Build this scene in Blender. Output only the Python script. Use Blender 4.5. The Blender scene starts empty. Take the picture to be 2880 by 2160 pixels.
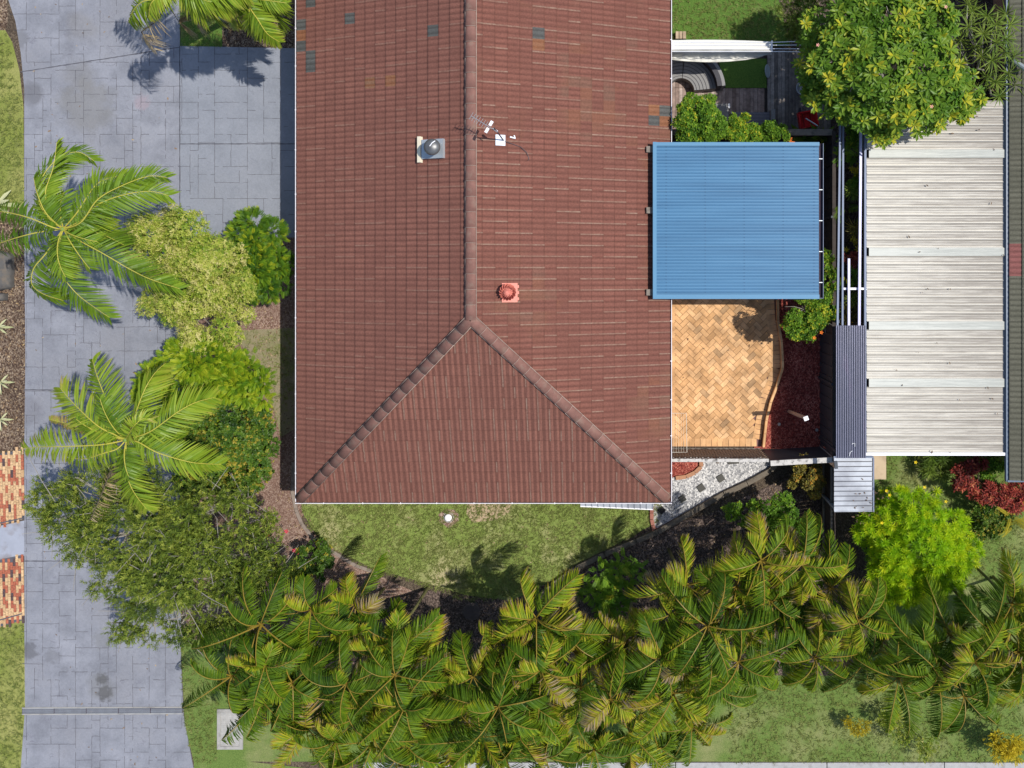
import bpy, math, random
import numpy as np
from mathutils import Vector, Matrix
rng = np.random.default_rng(7); random.seed(7)
R = math.radians
sc = bpy.context.scene
# ------------------------------------------------------------------ camera, sky, sun, exposure
H = 28.3; F = 2588.0; NX, NY = 1745.0, 764.0        # drone height, focal length (photo px), point straight below the drone
cam_d = bpy.data.cameras.new('camera'); cam = bpy.data.objects.new('camera', cam_d); sc.collection.objects.link(cam)
cam.location = (0, 0, H); cam_d.sensor_fit = 'HORIZONTAL'; cam_d.sensor_width = 36; cam_d.lens = 36 * F / 2880
cam_d.shift_x = (1440 - NX) / 2880; cam_d.shift_y = (NY - 1080) / 2880
cam_d.clip_start = 0.5; cam_d.clip_end = 3000; sc.camera = cam
SH = Vector((-0.54, -0.09, -1.0)).normalized()       # the way sunlight travels
w = bpy.data.worlds.new('World'); sc.world = w; w.use_nodes = True
nt = w.node_tree; bgd = nt.nodes['Background']; sky = nt.nodes.new('ShaderNodeTexSky'); sky.sky_type = 'NISHITA'
sky.sun_disc = False; sky.sun_elevation = math.asin(-SH.z); sky.sun_rotation = math.atan2(-SH.x, -SH.y)
nt.links.new(sky.outputs[0], bgd.inputs[0]); bgd.inputs[1].default_value = 0.15
sun_d = bpy.data.lights.new('sun', 'SUN'); sun_d.energy = 4.6; sun_d.angle = R(0.6); sun_d.color = (1, 0.955, 0.88)
sun = bpy.data.objects.new('sun', sun_d); sc.collection.objects.link(sun); sun.rotation_euler = SH.to_track_quat('-Z', 'Y').to_euler()
sun.location = (20, 5, 40)
sc.view_settings.view_transform = 'Standard'; sc.view_settings.look = 'None'; sc.view_settings.exposure = 0.0; sc.view_settings.gamma = 1
sc.cycles.max_bounces = 6; sc.cycles.transparent_max_bounces = 6

# ------------------------------------------------------------------ helpers
col = sc.collection
def P(px, py, z=0.0):                                  # where a photo pixel meets height z
    k = (H - z) / F
    return Vector(((px - NX) * k, (NY - py) * k, z))
def tagp(o, label=None, cat=None, group=None, kind=None):
    if label: o['label'] = label
    if cat: o['category'] = cat
    if group: o['group'] = group
    if kind: o['kind'] = kind
    return o
def empty(name, loc, label, cat, group=None, rz=0):
    o = bpy.data.objects.new(name, None); col.objects.link(o); o.location = loc; o.rotation_euler = (0, 0, rz)
    o.empty_display_size = 0.2
    return tagp(o, label, cat, group)
class MB:
    def __init__(s): s.v = []; s.f = []; s.m = []; s.t = []
    def add(s, vs, fs, mi=0, tint=0.5):
        b = len(s.v); s.v += [tuple(v) for v in vs]
        s.t += (list(tint) if hasattr(tint, '__len__') else [tint] * len(vs))
        for f in fs: s.f.append(tuple(b + i for i in f)); s.m.append(mi)
    def box(s, c, size, rz=0, mi=0, tint=0.5, rot=None, top=1.0):
        hx, hy, hz = [a / 2 for a in size]; M = rot if rot else Matrix.Rotation(rz, 3, 'Z')
        vs = []
        for z in (-hz, hz):
            k = top if z > 0 else 1
            for x, y in ((-hx, -hy), (hx, -hy), (hx, hy), (-hx, hy)): vs.append(M @ Vector((x * k, y * k, z)) + Vector(c))
        s.add(vs, [(3, 2, 1, 0), (4, 5, 6, 7), (0, 1, 5, 4), (1, 2, 6, 5), (2, 3, 7, 6), (3, 0, 4, 7)], mi, tint)
    def beam(s, a, b, wd, ht, mi=0, tint=0.5):         # box between two points, wd sideways, ht upwards
        a, b = Vector(a), Vector(b); d = (b - a); L = d.length; q = d.to_track_quat('X', 'Z').to_matrix()
        s.box((a + b) / 2, (L, wd, ht), 0, mi, tint, rot=q)
    def sheet(s, pts, z, mi=0, tint=0.5):
        s.add([(p[0], p[1], z) for p in pts], [tuple(range(len(pts)))], mi, tint)
    def prism(s, pts, z0, z1, mi=0, tint=0.5):
        n = len(pts); ar = sum(pts[i][0] * pts[(i + 1) % n][1] - pts[(i + 1) % n][0] * pts[i][1] for i in range(n))
        if ar < 0: pts = pts[::-1]
        s.add([(p[0], p[1], z0) for p in pts] + [(p[0], p[1], z1) for p in pts],
              [tuple(range(n, 2 * n)), tuple(range(n - 1, -1, -1))] + [(i, (i + 1) % n, n + (i + 1) % n, n + i) for i in range(n)], mi, tint)
    def tube(s, path, r, n=8, mi=0, tint=0.5, cap=True):
        path = [Vector(p) for p in path]; m = len(path); rs = r if hasattr(r, '__len__') else [r] * m; vs = []; fs = []
        for i, p in enumerate(path):
            d = (path[min(i + 1, m - 1)] - path[max(i - 1, 0)]).normalized()
            a = d.orthogonal().normalized() if i == 0 else (a0 - d * a0.dot(d)).normalized()
            a0 = a; b = d.cross(a)
            for k in range(n):
                t = 2 * math.pi * k / n; vs.append(p + (a * math.cos(t) + b * math.sin(t)) * rs[i])
        for i in range(m - 1):
            for k in range(n):
                k2 = (k + 1) % n; fs.append((i * n + k, i * n + k2, (i + 1) * n + k2, (i + 1) * n + k))
        if cap: fs.append(tuple(range(n - 1, -1, -1))); fs.append(tuple(range((m - 1) * n, m * n)))
        s.add(vs, fs, mi, tint)
    def lathe(s, c, prof, n=24, mi=0, tint=0.5, M=None):
        vs = []; fs = []; c = Vector(c)
        for r, z in prof:
            for k in range(n):
                t = 2 * math.pi * k / n; q = Vector((r * math.cos(t), r * math.sin(t), z)); vs.append((M @ q if M else q) + c)
        for i in range(len(prof) - 1):
            for k in range(n):
                k2 = (k + 1) % n; fs.append((i * n + k, i * n + k2, (i + 1) * n + k2, (i + 1) * n + k))
        fs.append(tuple(range(n - 1, -1, -1))); fs.append(tuple(range((len(prof) - 1) * n, len(prof) * n)))
        s.add(vs, fs, mi, tint)
    def build(s, name, mats, parent=None, smooth=False, uv=None):
        me = bpy.data.meshes.new(name); me.from_pydata(s.v, [], s.f)
        for m in (mats if isinstance(mats, (list, tuple)) else [mats]): me.materials.append(m)
        me.polygons.foreach_set('material_index', s.m)
        if smooth: me.polygons.foreach_set('use_smooth', [True] * len(s.f))
        at = me.attributes.new('tint', 'FLOAT', 'POINT'); at.data.foreach_set('value', np.array(s.t, dtype=np.float32))
        if uv is not None:
            ul = me.uv_layers.new(name='UVMap'); idx = np.zeros(len(me.loops), dtype=np.int32); me.loops.foreach_get('vertex_index', idx)
            ul.data.foreach_set('uv', np.asarray(uv, dtype=np.float32)[idx].ravel())
        me.update(); o = bpy.data.objects.new(name, me); col.objects.link(o)
        if parent is not None: attach(o, parent)
        return o
def attach(o, parent):                                 # world-space mesh data under a thing's Empty
    o.parent = parent
    M = Matrix.LocRotScale(parent.location, parent.rotation_euler, parent.scale)
    p = parent.parent
    while p is not None: M = Matrix.LocRotScale(p.location, p.rotation_euler, p.scale) @ M; p = p.parent
    o.matrix_parent_inverse = M.inverted()
def np_mesh(name, V, Fc, T, mats, parent=None, smooth=False, MI=None):
    me = bpy.data.meshes.new(name); n, k = Fc.shape
    me.vertices.add(len(V)); me.vertices.foreach_set('co', V.astype(np.float32).ravel())
    me.loops.add(n * k); me.loops.foreach_set('vertex_index', Fc.astype(np.int32).ravel())
    me.polygons.add(n); me.polygons.foreach_set('loop_start', np.arange(0, n * k, k, dtype=np.int32))
    for m in (mats if isinstance(mats, (list, tuple)) else [mats]): me.materials.append(m)
    if MI is not None: me.polygons.foreach_set('material_index', MI.astype(np.int32))
    me.update(calc_edges=True)
    me.polygons.foreach_set('use_smooth', np.full(n, bool(smooth)))
    at = me.attributes.new('tint', 'FLOAT', 'POINT'); at.data.foreach_set('value', T.astype(np.float32))
    o = bpy.data.objects.new(name, me); col.objects.link(o)
    if parent is not None: attach(o, parent)
    return o

# ------------------------------------------------------------------ materials
class N:
    def __init__(s, name, rough=0.7, spec=0.3, metal=0.0):
        s.m = bpy.data.materials.new(name); s.m.use_nodes = True; s.t = s.m.node_tree; s.b = s.t.nodes['Principled BSDF']
        s.b.inputs['Roughness'].default_value = rough; s.b.inputs['Specular IOR Level'].default_value = spec; s.b.inputs['Metallic'].default_value = metal
        s.pos = s.t.nodes.new('ShaderNodeNewGeometry').outputs['Position']
    def n(s, ty, out=0, props=None, **kw):
        nd = s.t.nodes.new('ShaderNode' + ty)
        for k, v in (props or {}).items(): setattr(nd, k, v)
        for k, v in kw.items():
            key = int(k[1:]) if k[0] == 'i' and k[1:].isdigit() else k.replace('_', ' ')
            s.set(nd.inputs[key], v)
        return nd.outputs[out]
    def set(s, sock, v):
        if isinstance(v, bpy.types.NodeSocket): s.t.links.new(v, sock)
        elif hasattr(v, '__len__') and not isinstance(v, str): sock.default_value = (*v, 1) if len(v) == 3 and sock.type == 'RGBA' else v
        else: sock.default_value = v
    def noise(s, scale, vec=None, detail=4, rough=0.55, out=0): return s.n('TexNoise', out, Scale=scale, Vector=vec or s.pos, Detail=detail, Roughness=rough)
    def scaled(s, x, y, z=1): return s.n('VectorMath', 0, {'operation': 'MULTIPLY'}, i0=s.pos, i1=(x, y, z))
    def math(s, op, a, b=0.0, c=None):
        kw = dict(i0=a, i1=b)
        if c is not None: kw['i2'] = c
        return s.n('Math', 0, {'operation': op}, **kw)
    def ramp(s, fac, stops):
        nd = s.t.nodes.new('ShaderNodeValToRGB'); e = nd.color_ramp.elements
        while len(e) < len(stops): e.new(0.5)
        for k, (p, c) in enumerate(stops): e[k].position = p; e[k].color = (*c, 1) if len(c) == 3 else c
        s.set(nd.inputs[0], fac); return nd.outputs[0]
    def mask(s, fac, a, b): return s.ramp(fac, [(a, (0, 0, 0)), (b, (1, 1, 1))])
    def mix(s, fac, a, b, blend='MIX'):
        nd = s.t.nodes.new('ShaderNodeMix'); nd.data_type = 'RGBA'; nd.blend_type = blend
        s.set(nd.inputs[0], fac); s.set(nd.inputs[6], a); s.set(nd.inputs[7], b); return nd.outputs[2]
    def tint(s): return s.n('Attribute', 2, {'attribute_name': 'tint'})
    def out(s, c, bump=None, bs=0.3, bd=0.01, rough=None):
        s.set(s.b.inputs['Base Color'], c)
        if rough is not None: s.set(s.b.inputs['Roughness'], rough)
        if bump is not None: s.set(s.b.inputs['Normal'], s.n('Bump', 0, None, Strength=bs, Distance=bd, Height=bump))
        return s.m
def simple(name, c, rough=0.6, var=0.15, scale=6, metal=0.0, spec=0.3, dirt=None):
    m = N(name, rough, spec, metal); n = m.noise(scale)
    cc = m.mix(n, [x * (1 - var) for x in c], [min(1, x * (1 + var)) for x in c])
    if dirt: cc = m.mix(m.mask(m.noise(scale * 0.6, detail=8), 0.52, 0.7), cc, dirt)
    return m.out(cc, m.noise(scale * 12), 0.15)
def leafmat(name, stops, trans=0.3, rough=0.5, spec=0.2, big=None, hi_i=2):
    m = N(name, rough, spec); t = m.tint(); c = m.ramp(t, stops)
    bn = m.noise(big or 1.3, detail=3); hi = stops[hi_i][1]; c = m.mix(m.math('MULTIPLY', m.mask(bn, 0.35, 0.7), 0.35), c, hi)
    m.set(m.b.inputs['Base Color'], c)
    tr = m.t.nodes.new('ShaderNodeBsdfTranslucent'); m.set(tr.inputs[0], m.mix(0.6, c, [min(1, x * 1.3) for x in hi]))
    mx = m.t.nodes.new('ShaderNodeMixShader'); mx.inputs[0].default_value = trans
    m.t.links.new(m.b.outputs[0], mx.inputs[1]); m.t.links.new(tr.outputs[0], mx.inputs[2])
    m.t.links.new(mx.outputs[0], m.t.nodes['Material Output'].inputs[0]); return m.m

def grass_mat(name, g0, g1, dead, dead_lo, dead_hi, sc_=0.6):
    m = N(name, 0.9, 0.1); fine = m.noise(28, detail=6, rough=0.7); c = m.mix(m.mask(fine, 0.3, 0.7), g0, g1)
    patch = m.noise(sc_, detail=7, rough=0.6); c = m.mix(m.mask(patch, dead_lo, dead_hi), c, m.mix(fine, [x * 0.75 for x in dead], [x * 1.25 for x in dead]))
    vf = m.noise(90, detail=2); c = m.mix(0.55, c, m.mix(1.0, c, m.ramp(vf, [(0.3, (0.35,) * 3), (0.7, (1.6,) * 3)]), 'MULTIPLY'))
    return m.out(c, m.noise(60, detail=4), 0.9, 0.03)
def soil_mat(name, a, b, c_, vs=30, amt=0.6):
    m = N(name, 0.95, 0.1); v = m.n('TexVoronoi', 1, None, Scale=vs, Vector=m.pos); g = m.n('RGBToBW', 0, None, Color=v)
    c = m.ramp(g, [(0.2, a), (0.55, b), (0.85, c_)]); big = m.noise(0.9, detail=5)
    c = m.mix(m.mask(big, 0.35, 0.65), m.mix(amt, c, a), c); d = m.n('TexVoronoi', 0, None, Scale=vs, Vector=m.pos)
    return m.out(c, m.math('ADD', d, m.noise(50)), 0.8, 0.02)

M = {}
M['grass_left'] = grass_mat('lawn_grass_left', (0.155, 0.195, 0.04), (0.25, 0.28, 0.07), (0.36, 0.34, 0.13), 0.4, 0.7)
M['grass_front'] = grass_mat('lawn_grass_front', (0.14, 0.20, 0.045), (0.26, 0.32, 0.085), (0.42, 0.37, 0.21), 0.50, 0.68)
M['grass_verge'] = grass_mat('lawn_grass_verge', (0.09, 0.155, 0.035), (0.175, 0.24, 0.06), (0.27, 0.27, 0.12), 0.5, 0.72)
M['grass_side'] = grass_mat('lawn_grass_side', (0.16, 0.17, 0.07), (0.26, 0.25, 0.12), (0.30, 0.25, 0.17), 0.35, 0.6)
M['grass_yard'] = grass_mat('lawn_grass_yard', (0.06, 0.13, 0.025), (0.13, 0.22, 0.04), (0.26, 0.22, 0.12), 0.6, 0.8)
M['mulch'] = soil_mat('bark_mulch', (0.05, 0.032, 0.025), (0.17, 0.115, 0.08), (0.38, 0.30, 0.22))
M['mulch_pink'] = soil_mat('worn_bark_mulch', (0.15, 0.09, 0.07), (0.28, 0.18, 0.14), (0.42, 0.32, 0.26))
M['mulch_dark'] = soil_mat('damp_dark_mulch', (0.05, 0.037, 0.032), (0.12, 0.088, 0.074), (0.28, 0.21, 0.175))
M['mulch_red'] = soil_mat('red_dyed_mulch', (0.13, 0.028, 0.024), (0.36, 0.075, 0.055), (0.6, 0.22, 0.16), 30)
M['pebble'] = soil_mat('white_pebbles', (0.22, 0.22, 0.23), (0.5, 0.49, 0.48), (0.78, 0.76, 0.73), 24, 0.25)
M['soil'] = soil_mat('bare_earth', (0.06, 0.045, 0.035), (0.11, 0.085, 0.06), (0.18, 0.14, 0.1))
BLOBS = [(289, 1910, 20, .85, (.05, .048, .05)), (297, 1948, 26, .85, (.05, .048, .05)), (292, 1930, 48, .45, (.15, .15, .15)), (240, 300, 95, .5, (.17, .165, .155)), (225, 215, 60, .4, (.18, .175, .17)), (95, 265, 42, .6, (.10, .10, .11)), (55, 110, 30, .5, (.12, .12, .13)), (85, 1830, 28, .65, (.09, .09, .10)), (150, 1845, 26, .4, (.12, .12, .13)), (400, 290, 26, .3, (.34, .22, .24)), (80, 1150, 50, .45, (.13, .13, .15)), (290, 1800, 34, .4, (.15, .15, .15)), (235, 75, 50, .35, (.18, .17, .16))]
def drive_mat():
    m = N('stamped_concrete', 0.55, 0.4); n1 = m.noise(1.1, detail=6, rough=0.6)
    c = m.ramp(n1, [(0.34, (0.13, 0.138, 0.16)), (0.5, (0.205, 0.215, 0.247)), (0.66, (0.285, 0.295, 0.335))])
    st = m.noise(0.55, detail=8, rough=0.62); c = m.mix(m.math('MULTIPLY', m.mask(st, 0.50, 0.66), 0.7), c, (0.165, 0.165, 0.175))
    cr = m.n('TexNoise', 0, {'noise_type': 'FBM'}, Scale=2.3, Vector=m.pos, Detail=5, Distortion=1.2)
    ln = m.math('LESS_THAN', m.math('ABSOLUTE', m.math('SUBTRACT', cr, 0.5)), 0.010)
    gate = m.mask(m.noise(1.7), 0.5, 0.56); c = m.mix(m.math('MULTIPLY', m.math('MULTIPLY', ln, gate), 0.75), c, (0.12, 0.12, 0.15))
    sx = m.t.nodes.new('ShaderNodeSeparateXYZ'); m.t.links.new(m.pos, sx.inputs[0])
    slab = m.math('MULTIPLY', m.math('GREATER_THAN', sx.outputs[0], P(507, 0).x), m.math('GREATER_THAN', sx.outputs[1], P(0, 700).y)); c = m.mix(m.math('MULTIPLY', slab, 0.45), c, (0.20, 0.235, 0.275))
    for tx in (195, 370):
        tr_ = m.math('LESS_THAN', m.math('ABSOLUTE', m.math('SUBTRACT', m.math('ADD', sx.outputs[0], m.math('MULTIPLY', m.math('SUBTRACT', m.noise(0.3), 0.5), 1.2)), P(tx, 0).x)), 0.14)
        c = m.mix(m.math('MULTIPLY', m.math('MULTIPLY', tr_, m.mask(m.noise(1.3, detail=6), 0.45, 0.62)), 0.28), c, (0.12, 0.12, 0.135))
    c = m.mix(0.42, c, m.mix(m.noise(18, detail=7, rough=0.8), (0.05, 0.05, 0.06), (0.42, 0.43, 0.485)))
    for bx, by, br, am, bc in BLOBS:
        q = P(bx, by); dv = m.n('VectorMath', 1, {'operation': 'DISTANCE'}, i0=m.pos, i1=(q.x, q.y, 0.03)); dn = m.math('ADD', m.math('DIVIDE', dv, br / 91.4), m.math('MULTIPLY', m.math('SUBTRACT', m.noise(1.5 if br > 40 else 7, detail=6), 0.5), 1.6))
        c = m.mix(m.math('MULTIPLY', m.math('SUBTRACT', 1.0, m.mask(dn, 0.55, 1.0)), am), c, bc)
    return m.out(c, m.math('ADD', m.noise(9, detail=5), m.math('MULTIPLY', ln, -0.5)), 0.35, 0.02)
M['drive'] = drive_mat()
M['joint'] = simple('dark_joint', (0.085, 0.085, 0.10), 0.9, 0.6, 2)
M['stain'] = simple('oil_stain', (0.085, 0.08, 0.085), 0.8, 0.3, 9)
M['concrete'] = simple('weathered_concrete', (0.33, 0.32, 0.30), 0.85, 0.25, 5, dirt=(0.2, 0.19, 0.18))
M['footpath'] = simple('footpath_concrete', (0.36, 0.355, 0.36), 0.85, 0.2, 9, dirt=(0.27, 0.26, 0.26))
def tintmat(name, stops, rough=0.8, var=18, amt=0.25, spec=0.3, metal=0.0, bump=0.2):
    m = N(name, rough, spec, metal); c = m.ramp(m.tint(), stops); n = m.noise(var, detail=5)
    c = m.mix(amt, c, m.mix(1.0, c, m.ramp(n, [(0.3, (0.4,) * 3), (0.7, (1.5,) * 3)]), 'MULTIPLY')); return m.out(c, n, bump)
M['paver'] = tintmat('buff_pavers', [(0, (0.34, 0.22, 0.12)), (0.15, (0.48, 0.27, 0.12)), (0.5, (0.60, 0.345, 0.16)), (1, (0.70, 0.44, 0.23))], var=3, amt=.55)
M['paver_joint'] = simple('paver_joint_sand', (0.18, 0.10, 0.09), 0.95)
M['brickpave'] = tintmat('blended_brick_pavers', [(0, (0.07, 0.05, 0.055)), (0.10, (0.10, 0.06, 0.055)), (0.14, (0.30, 0.085, 0.05)), (0.4, (0.40, 0.13, 0.07)), (0.45, (0.46, 0.29, 0.15)), (1, (0.60, 0.40, 0.22))], amt=.7)
M['deck'] = tintmat('deck_boards', [(0, (0.12, 0.105, 0.095)), (0.5, (0.22, 0.19, 0.17)), (1, (0.33, 0.29, 0.26))], var=9, amt=0.6)
M['deck_brown'] = tintmat('brown_deck_boards', [(0, (0.20, 0.14, 0.115)), (0.5, (0.31, 0.23, 0.195)), (1, (0.40, 0.32, 0.28))], var=9, amt=0.6)
M['timber'] = simple('weathered_timber', (0.21, 0.18, 0.15), 0.9, 0.4, 8, dirt=(0.07, 0.065, 0.05))
M['timber_lichen'] = simple('lichen_timber', (0.5, 0.48, 0.45), 0.9, 0.3, 14, dirt=(0.09, 0.085, 0.08))
M['ply'] = simple('pale_plywood', (0.5, 0.39, 0.27), 0.8, 0.15, 3, dirt=(0.33, 0.25, 0.17))
M['charcoal'] = simple('charcoal_steel', (0.045, 0.055, 0.07), 0.5, 0.15, 2)
M['dark_timber'] = simple('dark_paling', (0.055, 0.045, 0.04), 0.9, 0.4, 8)
M['wall'] = simple('house_brick', (0.32, 0.18, 0.12), 0.9, 0.25, 9)
M['fascia'] = simple('cream_fascia', (0.6, 0.56, 0.48), 0.6)
M['gutter'] = simple('white_gutter', (0.72, 0.70, 0.74), 0.45, 0.08)
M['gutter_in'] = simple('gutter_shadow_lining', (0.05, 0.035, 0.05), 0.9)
M['cap'] = simple('ridge_cap_terracotta', (0.20, 0.10, 0.08), 0.85, 0.35, 7, dirt=(0.22, 0.14, 0.11))
M['mortar'] = simple('pale_mortar', (0.33, 0.26, 0.22), 0.95, 0.3, 9)
M['steel'] = simple('galvanised_steel', (0.45, 0.49, 0.52), 0.4, 0.1, 5, metal=0.4)
M['cowl'] = simple('dull_steel_cowl', (0.17, 0.17, 0.17), 0.45, 0.3, 9, metal=0.6)
M['cream'] = simple('cream_flashing', (0.75, 0.68, 0.52), 0.6, 0.1)
M['coral'] = simple('coral_painted_steel', (0.62, 0.20, 0.15), 0.5, 0.1, 9)
M['white'] = simple('white_plastic', (0.82, 0.82, 0.84), 0.4, 0.05)
M['red'] = simple('red_plastic', (0.6, 0.02, 0.025), 0.35, 0.25, 7)
M['darkmetal'] = simple('dark_metal', (0.03, 0.03, 0.045), 0.4, 0.2)
M['wicker'] = simple('grey_wicker', (0.23, 0.225, 0.22), 0.8, 0.35, 40)
M['wicker_dark'] = simple('dark_wicker', (0.06, 0.058, 0.065), 0.8, 0.35, 40)
M['sail'] = simple('off_white_shade_cloth', (0.62, 0.61, 0.56), 0.8, 0.06, 2)
M['rock'] = simple('dark_boulder', (0.10, 0.095, 0.09), 0.9, 0.4, 6, dirt=(0.16, 0.13, 0.1))
M['bark'] = simple('grey_bark', (0.27, 0.25, 0.22), 0.9, 0.35, 14)
M['bark_brown'] = simple('brown_bark', (0.11, 0.085, 0.06), 0.9, 0.35, 14)
M['palmtrunk'] = simple('ringed_palm_trunk', (0.36, 0.35, 0.33), 0.85, 0.3, 16)
M['cane'] = simple('green_cane_stem', (0.16, 0.15, 0.06), 0.8, 0.35, 12)
M['silver'] = simple('silver_sheeting', (0.42, 0.45, 0.50), 0.5, 0.2, 1.2, metal=0.1, dirt=(0.22, 0.235, 0.27))
M['pit_lid'] = simple('checker_lid', (0.36, 0.35, 0.33), 0.6, 0.3, 8, dirt=(0.3, 0.3, 0.29))
def grate_mat():
    m = N('galvanised_grate', 0.5, 0.4, 0.3); return m.out(m.mix(m.noise(6), (0.33, 0.36, 0.40), (0.22, 0.24, 0.27)))
M['grate'] = grate_mat()
def tile_mat(name, base, hi, streak, amt, thr, worn=False):
    m = N(name, 0.85, 0.2); uv = m.n('UVMap', 0); sep = m.t.nodes.new('ShaderNodeSeparateXYZ'); m.t.links.new(uv, sep.inputs[0])
    u, v = sep.outputs[0], sep.outputs[1]; fu = m.math('FLOOR', m.math('MULTIPLY', u, 0.5)); fv = m.math('FLOOR', v)
    cb = m.n('CombineXYZ', 0, None, X=fu, Y=fv, Z=0.0); wn = m.n('TexWhiteNoise', 0, {'noise_dimensions': '3D'}, Vector=cb)
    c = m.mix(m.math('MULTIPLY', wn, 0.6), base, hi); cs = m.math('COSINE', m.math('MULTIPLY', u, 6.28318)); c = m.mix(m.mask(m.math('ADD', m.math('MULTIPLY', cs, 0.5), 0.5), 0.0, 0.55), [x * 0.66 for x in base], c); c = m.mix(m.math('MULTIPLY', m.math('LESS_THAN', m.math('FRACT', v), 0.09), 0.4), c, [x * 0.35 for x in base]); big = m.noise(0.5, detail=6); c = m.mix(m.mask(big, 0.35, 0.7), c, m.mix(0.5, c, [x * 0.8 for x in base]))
    if worn:
        wmask = m.math('MULTIPLY', m.mask(m.noise(0.35, detail=4), 0.5, 0.62), m.math('GREATER_THAN', m.n('TexWhiteNoise', 0, {'noise_dimensions': '3D'}, Vector=m.n('CombineXYZ', 0, None, X=fu, Y=fv, Z=9.0)), 0.55))
        c = m.mix(m.math('MULTIPLY', wmask, 0.35), c, m.mix(wn, (0.24, 0.10, 0.05), (0.13, 0.10, 0.07)))
    fr = m.math('FRACT', m.math('MULTIPLY', u, 0.5)); st = m.math('LESS_THAN', m.math('ABSOLUTE', m.math('SUBTRACT', fr, 0.86)), 0.055)
    w2 = m.n('TexWhiteNoise', 0, {'noise_dimensions': '3D'}, Vector=m.n('CombineXYZ', 0, None, X=fu, Y=m.math('FLOOR', m.math('MULTIPLY', v, 0.5)), Z=3.0))
    w3 = m.n('TexWhiteNoise', 0, {'noise_dimensions': '3D'}, Vector=m.n('CombineXYZ', 0, None, X=fu, Y=fv, Z=5.0))
    gate = m.math('MULTIPLY', m.math('GREATER_THAN', m.math('ADD', m.math('MULTIPLY', w2, 0.6), m.math('MULTIPLY', w3, 0.4)), thr), m.math('ADD', 0.45, m.math('MULTIPLY', w3, 0.55)))
    gate = m.math('MULTIPLY', gate, m.math('ADD', 0.5, m.math('MULTIPLY', m.mask(m.noise(9, detail=5), 0.35, 0.6), 0.5)))
    c = m.mix(m.math('MULTIPLY', m.math('MULTIPLY', st, gate), amt), c, streak)
    sp = m.noise(22, detail=6, rough=0.75); c = m.mix(0.45, c, m.mix(1.0, c, m.ramp(sp, [(0.3, (0.45,) * 3), (0.7, (1.6,) * 3)]), 'MULTIPLY'))
    return m.out(c, sp, 0.25, 0.01)
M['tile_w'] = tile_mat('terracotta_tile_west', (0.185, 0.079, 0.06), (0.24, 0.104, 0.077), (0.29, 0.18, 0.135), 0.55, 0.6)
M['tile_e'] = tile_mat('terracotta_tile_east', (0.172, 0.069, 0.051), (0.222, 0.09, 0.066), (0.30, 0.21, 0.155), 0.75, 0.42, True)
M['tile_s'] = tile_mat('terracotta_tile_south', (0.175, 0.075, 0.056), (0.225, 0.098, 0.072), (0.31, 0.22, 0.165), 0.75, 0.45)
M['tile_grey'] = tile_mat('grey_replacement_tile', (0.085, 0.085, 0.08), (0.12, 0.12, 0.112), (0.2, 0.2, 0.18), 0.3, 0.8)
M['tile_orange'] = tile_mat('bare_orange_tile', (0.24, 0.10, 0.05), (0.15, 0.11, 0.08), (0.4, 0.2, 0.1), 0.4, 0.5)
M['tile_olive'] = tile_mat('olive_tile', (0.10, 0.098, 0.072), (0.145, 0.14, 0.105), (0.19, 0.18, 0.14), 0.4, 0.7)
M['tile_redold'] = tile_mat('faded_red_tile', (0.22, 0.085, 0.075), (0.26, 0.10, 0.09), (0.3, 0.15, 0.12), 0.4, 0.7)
def blue_mat():
    m = N('blue_roof_sheet', 0.5, 0.3); n = m.noise(1.0, m.scaled(0.25, 3), detail=6); c = m.ramp(n, [(0.3, (0.048, 0.145, 0.265)), (0.55, (0.062, 0.18, 0.315)), (0.8, (0.085, 0.21, 0.345))])
    return m.out(c, n, 0.05)
M['blue'] = blue_mat(); M['blue_trim'] = simple('blue_flashing', (0.09, 0.225, 0.36), 0.5, 0.05, 1)
def carport_mat(name, c0, c1, grime, gx, ribs=None):
    m = N(name, 0.65, 0.3); n = m.noise(1.0, m.scaled(0.35, 11), detail=8, rough=0.7); c = m.mix(m.noise(3), c0, c1)
    sep = m.t.nodes.new('ShaderNodeSeparateXYZ'); m.t.links.new(m.pos, sep.inputs[0])
    e = m.n('MapRange', 0, None, Value=sep.outputs[0], From_Min=gx[0], From_Max=gx[1], To_Min=-0.05, To_Max=0.10)
    n2 = m.noise(1.0, m.scaled(1.6, 26), detail=6, rough=0.75)
    if ribs: yb0, rb = ribs; fy = m.math('FRACT', m.math('DIVIDE', m.math('SUBTRACT', sep.outputs[1], yb0), rb)); crest_lit = m.math('LESS_THAN', fy, 0.13); lap_shade = m.math('GREATER_THAN', fy, 0.86); mid = m.math('LESS_THAN', m.math('ABSOLUTE', m.math('SUBTRACT', m.math('FRACT', m.math('MULTIPLY', m.math('SUBTRACT', fy, 0.1), 3.7)), 0.8)), 0.12)
    f = m.mask(m.math('ADD', m.math('ADD', m.math('MULTIPLY', n, 0.5), m.math('MULTIPLY', n2, 0.5)), e), 0.44, 0.62)
    cc = m.mix(m.math('MULTIPLY', f, 0.85), c, grime)
    if ribs: cc = m.mix(m.math('MULTIPLY', lap_shade, 0.55), cc, (0.14, 0.13, 0.115)); cc = m.mix(m.math('MULTIPLY', mid, 0.3), cc, (0.2, 0.185, 0.165)); cc = m.mix(m.math('MULTIPLY', crest_lit, 0.75), cc, [x * 1.12 for x in c1])  # lighter rib crests, darker laps and minor ribs: rib shading put into the colour
    return m.out(cc, n, 0.1)
gx = (P(2440, 0, 2.5).x, P(2830, 0, 2.5).x)
M['carport'] = carport_mat('grimy_white_sheet', (0.52, 0.495, 0.435), (0.62, 0.59, 0.525), (0.25, 0.225, 0.195), gx, (P(0, 1272, 2.5).y, (P(0, 283, 2.5).y - P(0, 1272, 2.5).y) / 43))
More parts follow.
